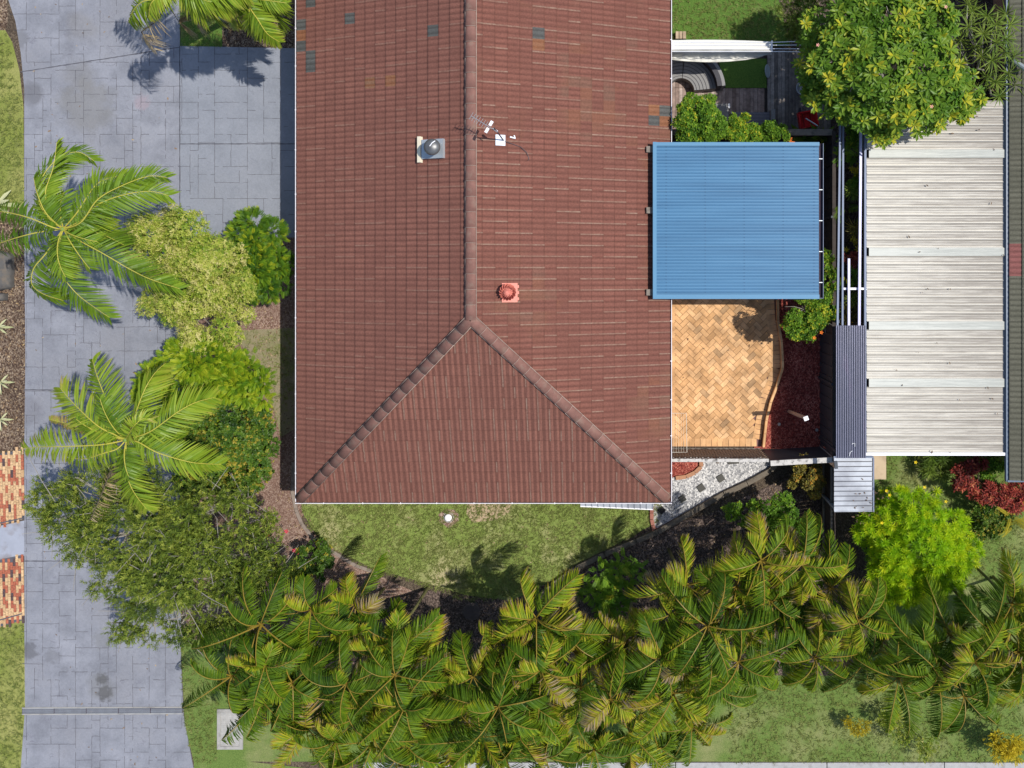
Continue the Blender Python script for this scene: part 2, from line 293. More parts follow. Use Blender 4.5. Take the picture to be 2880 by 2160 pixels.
M['skylight'] = carport_mat('pale_green_translucent_sheet', (0.50, 0.505, 0.455), (0.57, 0.575, 0.52), (0.33, 0.34, 0.31), gx)
def poly_mat():
    m = N('tinted_polycarbonate', 0.12, 0.8); n = m.noise(1.0, m.scaled(4, 0.6), detail=4)
    c = m.ramp(n, [(0.3, (0.02, 0.03, 0.05)), (0.55, (0.05, 0.06, 0.10)), (0.7, (0.13, 0.07, 0.14))]); return m.out(c)
M['polycarb'] = poly_mat()
M['rail'] = simple('powder_coated_rail', (0.14, 0.17, 0.24), 0.5, 0.1, 2, metal=0.2)
M['rail_bright'] = simple('bright_violet_rail', (0.36, 0.36, 0.50), 0.4, 0.1, 2, metal=0.2)
YG = [(0, (0.018, 0.05, 0.006)), (0.35, (0.055, 0.125, 0.012)), (0.7, (0.13, 0.22, 0.02)), (1, (0.24, 0.31, 0.035))]
M['palm'] = leafmat('palm_leaflet', [(0, (0.03, 0.075, 0.012)), (0.4, (0.10, 0.20, 0.015)), (0.7, (0.25, 0.34, 0.025)), (0.88, (0.36, 0.37, 0.05)), (1, (0.42, 0.30, 0.12))], 0.3, 0.42, 0.25)
M['cane_leaf'] = leafmat('cane_palm_leaflet', [(0, (0.018, 0.055, 0.008)), (0.35, (0.062, 0.128, 0.008)), (0.6, (0.16, 0.235, 0.011)), (0.82, (0.38, 0.36, 0.02)), (0.94, (0.33, 0.19, 0.04)), (1, (0.34, 0.24, 0.17))], 0.25, 0.5, 0.15)
M['rachis'] = simple('yellow_rachis', (0.42, 0.38, 0.06), 0.5)
M['rachis_orange'] = simple('orange_rachis', (0.24, 0.17, 0.025), 0.5)
M['deadfrond'] = leafmat('dry_frond', [(0, (0.16, 0.10, 0.05)), (0.6, (0.34, 0.25, 0.12)), (1, (0.45, 0.38, 0.26))], 0.1)
M['olive_leaf'] = leafmat('narrow_olive_leaf', [(0, (0.03, 0.065, 0.014)), (0.5, (0.13, 0.19, 0.025)), (0.85, (0.27, 0.33, 0.045)), (1, (0.38, 0.41, 0.07))])
M['fern_leaf'] = leafmat('lime_pinnate_leaf', [(0, (0.03, 0.09, 0.01)), (0.4, (0.10, 0.22, 0.012)), (0.75, (0.26, 0.36, 0.015)), (1, (0.42, 0.46, 0.03))], 0.35)
M['fern_dark'] = leafmat('green_pinnate_leaf', [(0, (0.02, 0.07, 0.012)), (0.5, (0.06, 0.15, 0.015)), (0.85, (0.17, 0.28, 0.015)), (1, (0.36, 0.40, 0.02))], 0.35)
M['bloom'] = leafmat('cream_blossom', [(0, (0.10, 0.21, 0.015)), (0.35, (0.28, 0.36, 0.03)), (0.65, (0.46, 0.46, 0.11)), (1, (0.60, 0.53, 0.24))], 0.25)
M['glossy'] = leafmat('dark_glossy_leaf', [(0, (0.015, 0.04, 0.008)), (0.5, (0.05, 0.115, 0.014)), (0.85, (0.12, 0.20, 0.02)), (1, (0.38, 0.30, 0.04))], 0.25, 0.45, 0.25)
M['bright'] = leafmat('bright_green_leaf', [(0, (0.03, 0.09, 0.012)), (0.5, (0.10, 0.22, 0.02)), (0.9, (0.24, 0.38, 0.03)), (1, (0.5, 0.45, 0.03))], 0.35)
M['frangi'] = leafmat('frangipani_leaf', [(0, (0.035, 0.10, 0.012)), (0.45, (0.09, 0.20, 0.018)), (0.8, (0.20, 0.30, 0.03)), (0.93, (0.38, 0.42, 0.03)), (1, (0.55, 0.48, 0.03))], 0.35, 0.4)
M['dracaena'] = leafmat('strappy_green_leaf', [(0, (0.03, 0.075, 0.012)), (0.5, (0.10, 0.18, 0.02)), (1, (0.28, 0.33, 0.06))], 0.3)
M['lime'] = leafmat('acid_lime_leaf', [(0, (0.05, 0.18, 0.008)), (0.45, (0.20, 0.42, 0.01)), (0.8, (0.42, 0.58, 0.012)), (1, (0.60, 0.64, 0.02))], 0.4)
M['cordyline'] = leafmat('red_cordyline_leaf', [(0, (0.05, 0.02, 0.018)), (0.4, (0.16, 0.03, 0.025)), (0.8, (0.42, 0.07, 0.05)), (1, (0.55, 0.22, 0.10))], 0.25)
M['rust'] = leafmat('rusty_croton_leaf', [(0, (0.05, 0.04, 0.015)), (0.4, (0.16, 0.13, 0.03)), (0.7, (0.30, 0.28, 0.05)), (1, (0.55, 0.24, 0.03))], 0.25)
M['yellow'] = leafmat('golden_leaf', [(0, (0.25, 0.22, 0.02)), (0.5, (0.5, 0.42, 0.03)), (1, (0.75, 0.6, 0.05))], 0.35)
M['agave'] = leafmat('pale_agave_leaf', [(0, (0.15, 0.2, 0.08)), (0.5, (0.4, 0.42, 0.22)), (1, (0.7, 0.66, 0.45))], 0.1)
M['litter'] = tintmat('fallen_leaves', [(0, (0.07, 0.045, 0.03)), (0.5, (0.22, 0.14, 0.08)), (0.85, (0.38, 0.29, 0.18)), (1, (0.5, 0.3, 0.05))])
M['blade'] = leafmat('grass_blades', [(0, (0.11, 0.155, 0.03)), (0.5, (0.21, 0.255, 0.07)), (0.8, (0.33, 0.33, 0.13)), (1, (0.46, 0.40, 0.24))], 0.3, 0.8, 0.1)
M['petal'] = simple('red_petal', (0.6, 0.02, 0.06), 0.6)
M['petal_pink'] = simple('pink_petal', (0.75, 0.35, 0.3), 0.6)
M['petal_yellow'] = simple('yellow_petal', (0.8, 0.6, 0.02), 0.6)
M['petal_orange'] = simple('orange_petal', (0.75, 0.18, 0.02), 0.6)

# ------------------------------------------------------------------ ground and paving
def pp(pts, z=0.0): return [P(x, y, z) for x, y in pts]
def sheet(name, pts, z, m, label=None):
    b = MB(); q = pp(pts, z); b.sheet(q, z, 0, 0.5); o = b.build(name, m)
    o.data.polygons[0].flip() if o.data.polygons[0].normal.z < 0 else None
    tagp(o, label, None, None, 'structure'); return o
b = MB(); g = 900
b.add([(-g, -g, 0), (g, -g, 0), (g, g, 0), (-g, g, 0)], [(0, 1, 2, 3)]); tagp(b.build('ground', M['soil']), 'bare brown earth under the gardens', None, None, 'structure')
Z1, Z2, Z3 = 0.006, 0.012, 0.018
sheet('lawn', [(-400, 85), (15, 85), (35, 120), (55, 200), (66, 300), (68, 585), (-400, 600)], Z1, M['grass_left'], 'mown lawn left of the driveway')
sheet('lawn', [(-400, 1700), (70, 1700), (72, 1990), (60, 2160), (40, 2500), (-400, 2500)], Z1, M['grass_left'], 'mown lawn below the brick paving')
sheet('garden_bed', [(-400, -300), (5, -300), (22, 60), (15, 85), (-400, 85)], Z1, M['mulch'], 'leaf littered bed in the top left corner')
sheet('garden_bed', [(-400, 585), (70, 585), (75, 1000), (70, 1268), (-400, 1270)], Z1, M['mulch'], 'bark mulch bed with boulder and agaves')
sheet('lawn', [(507, -300), (625, -300), (625, 150), (507, 150)], Z1, M['grass_yard'], 'small grass square beside the upper driveway')
sheet('garden_bed', [(625, -300), (870, -300), (870, 150), (625, 150)], Z1, M['mulch'], 'mulch bed under the upper palms')
sheet('garden_bed', [(500, 660), (870, 660), (870, 1420), (840, 1470), (880, 1500), (1000, 1590), (1200, 1680), (1400, 1740), (1400, 1960), (900, 1960), (520, 1830), (500, 1400)], Z1, M['mulch_pink'], 'pinkish mulch bed left of the house')
sheet('lawn', [(660, 930), (870, 920), (870, 1180), (790, 1230), (765, 1130), (700, 1010)], Z2, M['grass_side'], 'thin dry grass strip beside the house')
sheet('lawn', [(845, 1380), (1900, 1380), (1900, 1440), (1800, 1495), (1620, 1590), (1520, 1650), (1440, 1690), (1330, 1680), (1200, 1640), (1050, 1600), (940, 1545), (880, 1490), (850, 1440)], Z2, M['grass_front'], 'patchy front lawn below the house')
sheet('bare_patch', [(1315, 1405), (1440, 1405), (1432, 1440), (1395, 1462), (1330, 1470), (1312, 1445)], Z3, simple('sandy_soil', (0.38, 0.29, 0.19), 0.95, 0.2, 7), 'sandy bare patch of soil against the house')
sheet('garden_bed', [(1200, 1660), (1440, 1690), (1620, 1600), (1800, 1500), (2010, 1440), (2110, 1390), (2330, 1290), (2345, 1290), (2345, 1990), (1000, 1990), (1000, 1700)], Z3, M['mulch_dark'], 'dark mulch bed behind the palm thicket')
sheet('verge', [(508, 1790), (1000, 1900), (2345, 1900), (2440, 1840), (3500, 1780), (3500, 2142), (545, 2142), (520, 2040)], Z1 + 0.016, M['grass_verge'], 'green grass verge along the footpath')
sheet('verge', [(545, 2142), (560, 2600), (3500, 2600), (3500, 2190), (1100, 2190), (900, 2165), (700, 2142)], Z1, M['grass_verge'], 'grass verge beyond the footpath')
sheet('lawn', [(2440, 1270), (3500, 1270), (3500, 1800), (2440, 1860)], Z1, M['grass_verge'], 'neighbour back lawn around the lime bush')
sheet('lawn', [(1885, -300), (3500, -300), (3500, 130), (1885, 130)], Z1, M['grass_yard'], 'green lawn in the upper back yard')
sheet('garden_bed', [(2150, -300), (2900, -300), (2900, 300), (2330, 360), (2240, 200), (2190, 0)], Z2, M['mulch_dark'], 'shaded bed under the rosette tree')
sheet('garden_bed', [(2300, 300), (2460, 300), (2460, 1290), (2300, 1290)], Z3 + 0.002, M['mulch_dark'], 'planted strip between fence and carport')
sheet('lawn', [(2020, 165), (2156, 165), (2156, 247), (2040, 247)], 0.30, M['grass_yard'], 'square of lawn framed by the deck')
sheet('garden_bed', [(2140, 780), (2330, 780), (2330, 1262), (2120, 1262), (2150, 1150), (2180, 1060)], Z3 + 0.03, M['mulch_red'], 'red mulch bed inside the courtyard fence')
sheet('gravel_path', [(1770, 1285), (2175, 1285), (2185, 1300), (2160, 1320), (2095, 1354), (2030, 1386), (1940, 1434), (1850, 1488), (1836, 1492), (1834, 1425), (1770, 1400)], Z3 + 0.006, M['pebble'], 'white pebble path with square stepping stones')
sheet('garden_bed', [(1840, 1290), (1975, 1290), (1970, 1318), (1945, 1332), (1905, 1342), (1840, 1345)], Z3 + 0.012, M['mulch_red'], 'small red mulch bed inside the brick edging')
# footpath slabs with joints
b = MB(); fx = P(1020, 2160).x; xx = [1020, 1500, 1900, 2325, 2655, 2990, 3400]
for i in range(6):
    q = pp([(xx[i] + 1.2, 2143), (xx[i + 1] - 1.2, 2143), (xx[i + 1] - 1.2, 2188), (xx[i] + 1.2, 2188)]); b.prism(q, 0.0, 0.045)
tagp(b.build('footpath', M['footpath']), 'concrete footpath along the bottom edge', None, None, 'structure')
# driveway
DR = [(5, -300), (25, 0), (45, 60), (60, 150), (70, 250), (70, 640), (73, 1000), (70, 1270), (70, 1750), (72, 1990), (60, 2160), (30, 2600), (590, 2600), (545, 2160), (517, 2010), (510, 1850), (507, 1400), (507, 668), (870, 668), (870, 137), (507, 130), (507, -300)]
b = MB(); q = pp(DR); b.prism(q, -0.05, 0.03)
def inside(x, y, poly):
    c = False; n = len(poly)
    for i in range(n):
        x1, y1 = poly[i]; x2, y2 = poly[i - 1]
        if (y1 > y) != (y2 > y) and x < (x2 - x1) * (y - y1) / (y2 - y1) + x1: c = not c
    return c
U = 23; gw, gh = 40, 105; occ = [[-1] * gw for _ in range(gh)]; rid = 0
for j in range(gh):
    for i in range(gw):
        if occ[j][i] >= 0: continue
        for wq, hq in random.sample([(4, 2), (2, 4), (3, 3), (4, 3), (3, 2), (2, 2), (3, 4), (4, 2), (2, 3)], 9) + [(2, 1), (1, 2), (1, 1)]:
            if i + wq <= gw and j + hq <= gh and all(occ[j + b_][i + a_] < 0 for a_ in range(wq) for b_ in range(hq)):
                for a_ in range(wq):
                    for b_ in range(hq): occ[j + b_][i + a_] = rid
                rid += 1; break
def jline(x0, y0, x1, y1, wd, wob=0.0, mi=1, gap=0.0):
    L = math.hypot(x1 - x0, y1 - y0); n = max(1, int(L / 9)); nx, ny = -(y1 - y0) / L, (x1 - x0) / L; prev = None
    for k in range(n + 1):
        t = k / n; o_ = random.uniform(-wob, wob); x = x0 + (x1 - x0) * t + nx * o_; y = y0 + (y1 - y0) * t + ny * o_; ww = wd * random.uniform(0.55, 1.1)
        cur = (P(x + nx * ww, y + ny * ww), P(x - nx * ww, y - ny * ww))
        if prev and inside(x, y, DR) and random.random() > gap:
            b.add([(*p.xy, 0.0335) for p in (prev[0], cur[0], cur[1], prev[1])], [(3, 2, 1, 0)], mi)
        prev = cur
for j in range(gh):
    for i in range(gw):
        ox, oy = 30, -50; x, y = ox + i * U, oy + j * U * 0.98
        sk = lambda a_, b_: (a_, b_)
        if i and occ[j][i] != occ[j][i - 1]: jline(x, y, x, y + U, 0.62, 0.7, 1, 0.16)
        if j and occ[j][i] != occ[j - 1][i]: jline(x, y, x + U, y, 0.62, 0.7, 1, 0.16)
for ln in [(60, 203, 507, 133), (507, 130, 507, 690), (70, 1096, 507, 1098), (70, 1577, 508, 1577), (507, 405, 833, 405)]: jline(*ln, 1.6, 0.4)
tagp(b.build('driveway', [M['drive'], M['joint'], M['stain']]), 'blue grey stamped concrete driveway', None, None, 'structure')

def bricks(b, poly, z, bw, bl, ang, bond=0.5, gap=0.006, tf=None, mi=0, th=0.02):
    xs = [p[0] for p in poly]; ys = [p[1] for p in poly]; wp = [(p.x, p.y) for p in [P(x, y, z) for x, y in poly]]
    cx = sum(p[0] for p in wp) / len(wp); cy = sum(p[1] for p in wp) / len(wp); rad = max(math.hypot(p[0] - cx, p[1] - cy) for p in wp) + bl
    ca, sa = math.cos(ang), math.sin(ang); n1 = int(rad / bw) + 1; n2 = int(rad / bl) + 2
    for i in range(-n1, n1 + 1):
        for j in range(-n2, n2 + 1):
            u = i * bw; v = j * bl + (i % 2) * bl * bond; x = cx + u * ca - v * sa; y = cy + u * sa + v * ca
            if inside(x, y, wp): b.box((x, y, z), (bw - gap, bl - gap, th), ang, mi, tf() if tf else random.random())
def herring(b, poly, z, w_, gap, mi=0):                # 45 degree herringbone of 2:1 pavers
    wp = [(p.x, p.y) for p in [P(x, y, z) for x, y in poly]]; cx = sum(p[0] for p in wp) / len(wp); cy = sum(p[1] for p in wp) / len(wp)
    ca = math.cos(R(45)); n = 60
    for i in range(-n, n):
        for j in range(-n, n):
            k = (i - j) % 4
            if k == 0: c_, s_ = (i + 1, j + 0.5), (2, 1)
            elif k == 2: c_, s_ = (i + 0.5, j), (1, 2)
            else: continue
            x = (c_[0] - c_[1]) * ca * w_ + cx; y = (c_[0] + c_[1]) * ca * w_ + cy
            if inside(x, y, wp):
                t = random.gauss(0.55, 0.2); t = 0.05 if random.random() < 0.05 else min(1, max(0.1, t))
                b.box((x, y, z), (s_[0] * w_ - gap, s_[1] * w_ - gap, 0.03), R(45), mi, t)
# neighbour's blended brick paving at the far left
for pts, lb, jn in [([(-300, 1330), (69, 1263), (69, 1460), (-300, 1545)], 'blended red and cream brick paving above the concrete strip', (-300, 1537, 68, 1456)),
                ([(-300, 1655), (69, 1562), (69, 1742), (-300, 1850)], 'blended red and cream brick paving below the concrete strip', (-300, 1828, 62, 1726))]:
    b = MB(); t_state = [0.7]
    def tf():
        t = random.random(); return 0.05 if t < 0.07 else (0.2 + 0.15 * random.random() if t < 0.38 else random.uniform(0.5, 1))
    bricks(b, pts, 0.045, 0.082, 0.235, R(1), 0.5, 0.008, tf); b.sheet(pp(pts), 0.045, 1)
    x0, y0, x1, y1 = jn; b.beam(P(x0, y0, 0.055) + Vector((0, 0, .004)), P(x1, y1, 0.055) + Vector((0, 0, .004)), 0.035, 0.01, 1)
    tagp(b.build('brick_paving', [M['brickpave'], M['joint']]), lb, None, None, 'structure')
b = MB(); b.prism(pp([(-300, 1545), (70, 1463), (70, 1562), (-300, 1655)]), 0, 0.034); b.prism(pp([(-300, 1640), (66, 1559), (66, 1564), (-300, 1662)]), 0.034, 0.05, 1)
tagp(b.build('concrete_strip', [simple('stained_concrete', (0.30, 0.32, 0.38), 0.8, 0.2, 2, dirt=(0.17, 0.14, 0.13)), M['joint']]), 'stained concrete strip between the two brick pavings', None, None, 'structure')
# courtyard paving
PV = [(1780, 700), (2160, 700), (2170, 900), (2178, 1000), (2168, 1060), (2148, 1120), (2130, 1180), (2124, 1244), (1780, 1244)]
b = MB(); zc = 0.10; base = [(1780, 700), (2188, 700), (2188, 1040), (2150, 1150), (2140, 1256), (1780, 1256)]
b.prism(pp(base, zc), 0, zc - 0.012, 1); herring(b, PV, zc, 0.145, 0.010)
def course(b, pts, wd, ln, z, th=0.035, mi=0, tint=lambda: random.uniform(0.3, 0.75), gap=0.012):
    P3 = [P(x, y, z) for x, y in pts]; acc = 0; out = []
    for i in range(len(P3) - 1):
        a, c = P3[i], P3[i + 1]; L = (c - a).length; n = max(1, round(L / ln)); ang = math.atan2(c.y - a.y, c.x - a.x)
        for k in range(n): q = a.lerp(c, (k + 0.5) / n); b.box((q.x, q.y, z), (L / n - gap, wd, th), ang, mi, tint())
course(b, [(1890, 1244), (2128, 1244)], 0.24, 0.17, zc + 0.006)
course(b, [(2165, 840), (2168, 900), (2180, 960), (2183, 1010), (2182, 1035), (2165, 1085), (2150, 1120), (2138, 1180), (2128, 1235)], 0.26, 0.15, zc + 0.006)
course(b, [(1893, 800), (1893, 1232)], 0.10, 0.24, zc + 0.006)
tagp(b.build('courtyard_paving', [M['paver'], M['paver_joint']]), 'buff herringbone brick paving of the courtyard', None, None, 'structure')
def edging(name, pts, wd, ln, z, th, m, label, cat='edging', tint=lambda: random.uniform(0.3, 0.8), gap=0.012, grp=None):
    b = MB(); course(b, pts, wd, ln, z, th, 0, tint, gap); o = b.build(name, m); tagp(o, label, cat, grp); return o
edging('brick_edging', [(2186, 842), (2186, 900), (2196, 960), (2199, 1012), (2199, 1034), (2183, 1085), (2166, 1130), (2154, 1180), (2146, 1256)], 0.07, 0.42, 0.16, 0.30, M['paver'], 'raised buff brick edging curving along the red mulch bed')
edging('brick_edging', [(1972, 1298), (1972, 1312), (1955, 1328), (1930, 1340), (1900, 1344)], 0.12, 0.23, 0.06, 0.10, tintmat('clay_brick', [(0, (0.3, 0.14, 0.08)), (1, (0.48, 0.26, 0.15))]), 'low clay brick arc around the small red mulch patch')
edging('brick_edging', [(1833, 1424), (1833, 1460), (1840, 1492), (1852, 1490)], 0.11, 0.22, 0.06, 0.10, tintmat('red_clay_brick', [(0, (0.22, 0.08, 0.06)), (1, (0.36, 0.15, 0.11))]), 'short red brick edging where the pebble path meets the lawn')
edging('timber_edging', [(1500, 1690), (1560, 1640), (1620, 1597), (1700, 1557), (1790, 1520), (1850, 1494), (1950, 1437), (2036, 1388), (2101, 1358), (2165, 1323), (2185, 1303)], 0.15, 0.9, 0.10, 0.18, simple('old_log_edging', (0.15, 0.125, 0.095), 0.9, 0.4, 8, dirt=(0.05, 0.045, 0.035)), 'long weathered sleeper edging between lawn and dark mulch', gap=0.02)
edging('concrete_edging', [(826, 1300), (822, 1380), (835, 1440), (850, 1475), (880, 1512), (930, 1548), (1000, 1590), (1070, 1615)], 0.10, 0.5, 0.03, 0.05, simple('dirty_concrete', (0.24, 0.195, 0.165), 0.95, 0.35, 6, dirt=(0.13, 0.10, 0.085)), 'thin concrete edging curving around the left end of the front lawn', gap=0.004)
for i, (x, y, a, s_, lb) in enumerate([(2063, 1297, 4, 0.36, 'large rectangular stepping stone against the lattice'), (2027, 1345, 32, 0.21, 'second stepping stone from the lattice on white pebbles'), (1972, 1372, 35, 0.21, 'middle square stepping stone, level with the roof corner'), (1919, 1403, 35, 0.2, 'square stepping stone beside the roof corner hip'), (1861, 1435, 45, 0.19, 'last dark stepping stone near the red brick edging')]):
    b = MB(); c = P(x, y, 0.05); b.box((c.x, c.y, 0.04), (s_, s_ if i else 0.17, 0.06), R(a), 0, 0.5, top=0.96)
    tagp(b.build('stepping_stone', simple('grey_paver', (0.085, 0.082, 0.072) if i < 4 else (0.035, 0.032, 0.032), 0.9, 0.2)), lb, 'stepping stone', 'stepping stones in the pebble path')

# ------------------------------------------------------------------ tiled roofs
def tile_slope(name, O, A, Uv, pitch, depth, rngf, mats, parent, special=None, g=0.335, tw=0.30, da=0.0215):
    """O eave start, A along eave, Uv horizontal upslope; rngf(d) gives the extent along A at run d"""
    tp = math.tan(pitch); gh_ = g * math.cos(pitch); n = int(math.ceil(depth / gh_)); V = []; Fq = []; UV = []; MI = []
    lo, hi = rngf(0); na = int(math.ceil((hi - lo) / da)); a_s = lo + (hi - lo) * np.arange(na + 1) / na
    ph = (a_s % tw) / tw
    prof = 0.014 * np.maximum(0, np.cos(2 * math.pi * (2 * ph)) + 0.3) ** 0.8 - 0.007 * (np.abs(ph - 0.0) < 0.04)
    up = Vector((0, 0, 1)); base = 0
    for k in range(n):
        d0, d1 = k * gh_, min(depth, (k + 1) * gh_ + 0.03)
        rows = []
        for d, lift in ((d0 - 0.012, 0.006), (d0 - 0.012, 0.034), (d0 + gh_ * 0.5, 0.020), (d1, 0.006)):
            r0, r1 = rngf(max(0, min(depth, d))); aa = np.clip(a_s, r0, r1)
            rows.append((d, lift, aa))
        jit = (np.floor(a_s / tw) * 12.9898 + k * 78.233); jit = (np.sin(jit) * 43758.5453) % 1.0
        for ri, (d, lift, aa) in enumerate(rows):
            x = O.x + A.x * aa + Uv.x * d; y = O.y + A.y * aa + Uv.y * d
            z = O.z + d * tp + lift + (prof if ri else prof - 0.0) + (jit * 0.002 if ri in (1, 2) else 0)
            V.append(np.stack([x, y, z], 1)); UV.append(np.stack([a_s / (tw / 2), np.full(na + 1, k + (0.02, 0.02, 0.5, 0.98)[ri])], 1))
        for ri in range(3):
            i0 = base + ri * (na + 1) + np.arange(na); keep = (rows[ri][2][1:] - rows[ri][2][:-1] > 1e-6) | (rows[ri + 1][2][1:] - rows[ri + 1][2][:-1] > 1e-6)
            q = np.stack([i0, i0 + 1, i0 + 1 + na + 1, i0 + na + 1], 1)[keep]
            Fq.append(q); mi = np.zeros(len(q), int)
            if special:
                ti = np.floor((a_s[:-1] + da / 2) / tw).astype(int)[keep]
                for (sk, st), sm in special.items():
                    if sk == k: mi[ti == st] = sm
            MI.append(mi)
        base += 4 * (na + 1)
    V = np.concatenate(V); Fq = np.concatenate(Fq); UV = np.concatenate(UV); MI = np.concatenate(MI)
    if A.cross(Uv).z < 0: Fq = Fq[:, ::-1]
    o = np_mesh(name, V, Fq, np.zeros(len(V)), mats, None, False, MI)
    ul = o.data.uv_layers.new(name='UVMap'); ul.data.foreach_set('uv', UV[Fq.ravel()].astype(np.float32).ravel())
    attach(o, parent); return o
def cap_run(b, p0, p1, r=0.135, seg=0.40, mi=0, mi2=1, lip=True):
    d = (p1 - p0); L = d.length; d.normalize(); side = d.cross(Vector((0, 0, 1))).normalized(); up = side.cross(d).normalized(); n = max(1, round(L / seg)); nn = 9
    for k in range(n):
        a = p0 + d * (L * k / n); c = p0 + d * (L * (k + 1) / n + 0.03); ra, rc = r * 1.08, r * 0.96; vs = []; tt = random.random()
        for q, rr, lf in ((a, ra, 0.014), (c, rc, 0.0)):
            for j in range(nn):
                t = math.pi * (j / (nn - 1)); vs.append(q + side * rr * math.cos(t) + up * (rr * 0.62 * math.sin(t) + lf))
        b.add(vs, [(j, j + 1, nn + j + 1, nn + j) for j in range(nn - 1)] + [tuple(range(nn - 1, -1, -1))], mi, tt)
        if lip and k: # mortar band at each joint
            b.add([v + up * 0.004 - d * 0.004 for v in vs[:nn]] + [v + up * 0.004 + d * 0.004 for v in vs[:nn]], [(j, j + 1, nn + j + 1, nn + j) for j in range(nn - 1)], mi2, 0.5)
    for s_ in (1, -1):                                  # bedding mortar along both edges
        b.tube([p0 + side * s_ * r * 1.05 - up * 0.005, p1 + side * s_ * r * 1.05 - up * 0.005], 0.011, 6, mi2)
ZE = 2.5; XW, XE = P(836, 0, ZE).x, P(1884, 0, ZE).x; YS = P(0, 1411, ZE).y; YN = 15.0; hw = (XE - XW) / 2; XM = (XE + XW) / 2; PITCH = R(22.5); tp = math.tan(PITCH)
house = empty('house', (XM, (YS + YN) / 2, 0), 'large house with hipped terracotta red tiled roof and white gutters', 'house')
b = MB(); b.box((XM, (YS + YN) / 2, 1.22), (2 * hw - 1.1, YN - YS - 1.1, 2.42)); b.build('wall', M['wall'], house)
def solve(px, py, O, Uv, A):
    z = ZE
    for _ in range(12):
        p = P(px, py, z) - O; d = p.dot(Uv); z = ZE + d * tp
    return d, p.dot(A)
Ow, Aw, Uw = Vector((XW, YS, ZE)), Vector((0, 1, 0)), Vector((1, 0, 0))
Oe, Ae, Ue = Vector((XE, YS, ZE)), Vector((0, 1, 0)), Vector((-1, 0, 0))
Os, As, Us = Vector((XW, YS, ZE)), Vector((1, 0, 0)), Vector((0, 1, 0))
def spec(lst, O, Uv, A):
    r = {}
    for x, y, m_ in lst: d, a = solve(x, y, O, Uv, A); r[(int(d / (0.335 * math.cos(PITCH))), math.floor(a / 0.30))] = m_
    return r
spw = spec([(878, 20, 1), (995, 62, 1), (1208, 96, 1), (879, 165, 1), (879, 195, 1), (850, 60, 1), (850, 90, 2), (850, 118, 1), (1055, 232, 2), (1086, 230, 2)], Ow, Uw, Aw)
spe = spec([(1500, 95, 1), (1500, 118, 2), (1868, 300, 2), (1868, 326, 1), (1840, 322, 2), (1840, 340, 1), (1868, 352, 2)], Oe, Ue, Ae)
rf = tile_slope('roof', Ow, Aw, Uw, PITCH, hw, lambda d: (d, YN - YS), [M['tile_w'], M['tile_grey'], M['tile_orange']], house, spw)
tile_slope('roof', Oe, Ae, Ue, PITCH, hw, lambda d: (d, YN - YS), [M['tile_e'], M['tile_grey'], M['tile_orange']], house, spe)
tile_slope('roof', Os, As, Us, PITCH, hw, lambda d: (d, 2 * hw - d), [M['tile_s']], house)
zr = ZE + hw * tp
b = MB(); b.add([(XW, YN, ZE), (XE, YN, ZE), (XM, YN, zr)], [(0, 1, 2)]); b.build('gable_end', M['wall'], house)
b = MB(); apex = Vector((XM, YS + hw, zr + 0.045))
cap_run(b, apex + Vector((0, -0.02, 0)), Vector((XM, YN, zr + 0.045))); b.build('ridge_capping', [M['cap'], M['mortar']], house, True)
b = MB(); cap_run(b, Vector((XW + 0.09, YS + 0.09, ZE + 0.075)), apex + Vector((-0.03, -0.03, 0.0))); b.build('hip_capping', [M['cap'], M['mortar']], house, True)
b = MB(); cap_run(b, Vector((XE - 0.09, YS + 0.09, ZE + 0.075)), apex + Vector((0.03, -0.03, 0.0))); b.build('hip_capping', [M['cap'], M['mortar']], house, True)
for (a, c, od) in (((XW, YS), (XW, YN), (-1, 0)), ((XE, YS), (XE, YN), (1, 0)), ((XW, YS), (XE, YS), (0, -1))):
    b = MB(); ox, oy = od; e = 0.0
    a3 = Vector((a[0], a[1], ZE)); c3 = Vector((c[0], c[1], ZE)); o3 = Vector((ox, oy, 0)); dd = (c3 - a3).normalized()
    if oy: a3 = a3 - dd * 0.06; c3 = c3 + dd * 0.06
    b.beam(a3 + o3 * 0.048 + Vector((0, 0, -0.05)), c3 + o3 * 0.048 + Vector((0, 0, -0.05)), 0.018, 0.11, 0)      # outer lip
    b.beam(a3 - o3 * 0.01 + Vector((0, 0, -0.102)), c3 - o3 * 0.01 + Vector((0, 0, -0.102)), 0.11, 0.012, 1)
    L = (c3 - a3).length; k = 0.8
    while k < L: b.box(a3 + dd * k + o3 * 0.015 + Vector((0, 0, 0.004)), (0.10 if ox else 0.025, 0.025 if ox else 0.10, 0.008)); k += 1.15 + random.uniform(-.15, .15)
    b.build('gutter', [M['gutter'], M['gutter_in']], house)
b = MB(); t_ = 0.05
b.box((XM, YS + 0.28, ZE - 0.13), (2 * hw - 0.06, 0.55, 0.02)); b.box((XW + 0.28, (YS + YN) / 2 + .28, ZE - 0.13), (0.55, YN - YS - 0.6, 0.02)); b.box((XE - 0.28, (YS + YN) / 2 + .28, ZE - 0.13), (0.55, YN - YS - 0.6, 0.02)); b.build('eave_lining', M['fascia'], house)
def roofpt(px, py, side):                              # point on the roof surface under a pixel
    O, Uv, A = {'w': (Ow, Uw, Aw), 'e': (Oe, Ue, Ae), 's': (Os, Us, As)}[side]
    d, a = solve(px, py, O, Uv, A); return O + Uv * d + A * a + Vector((0, 0, d * tp + 0.02))
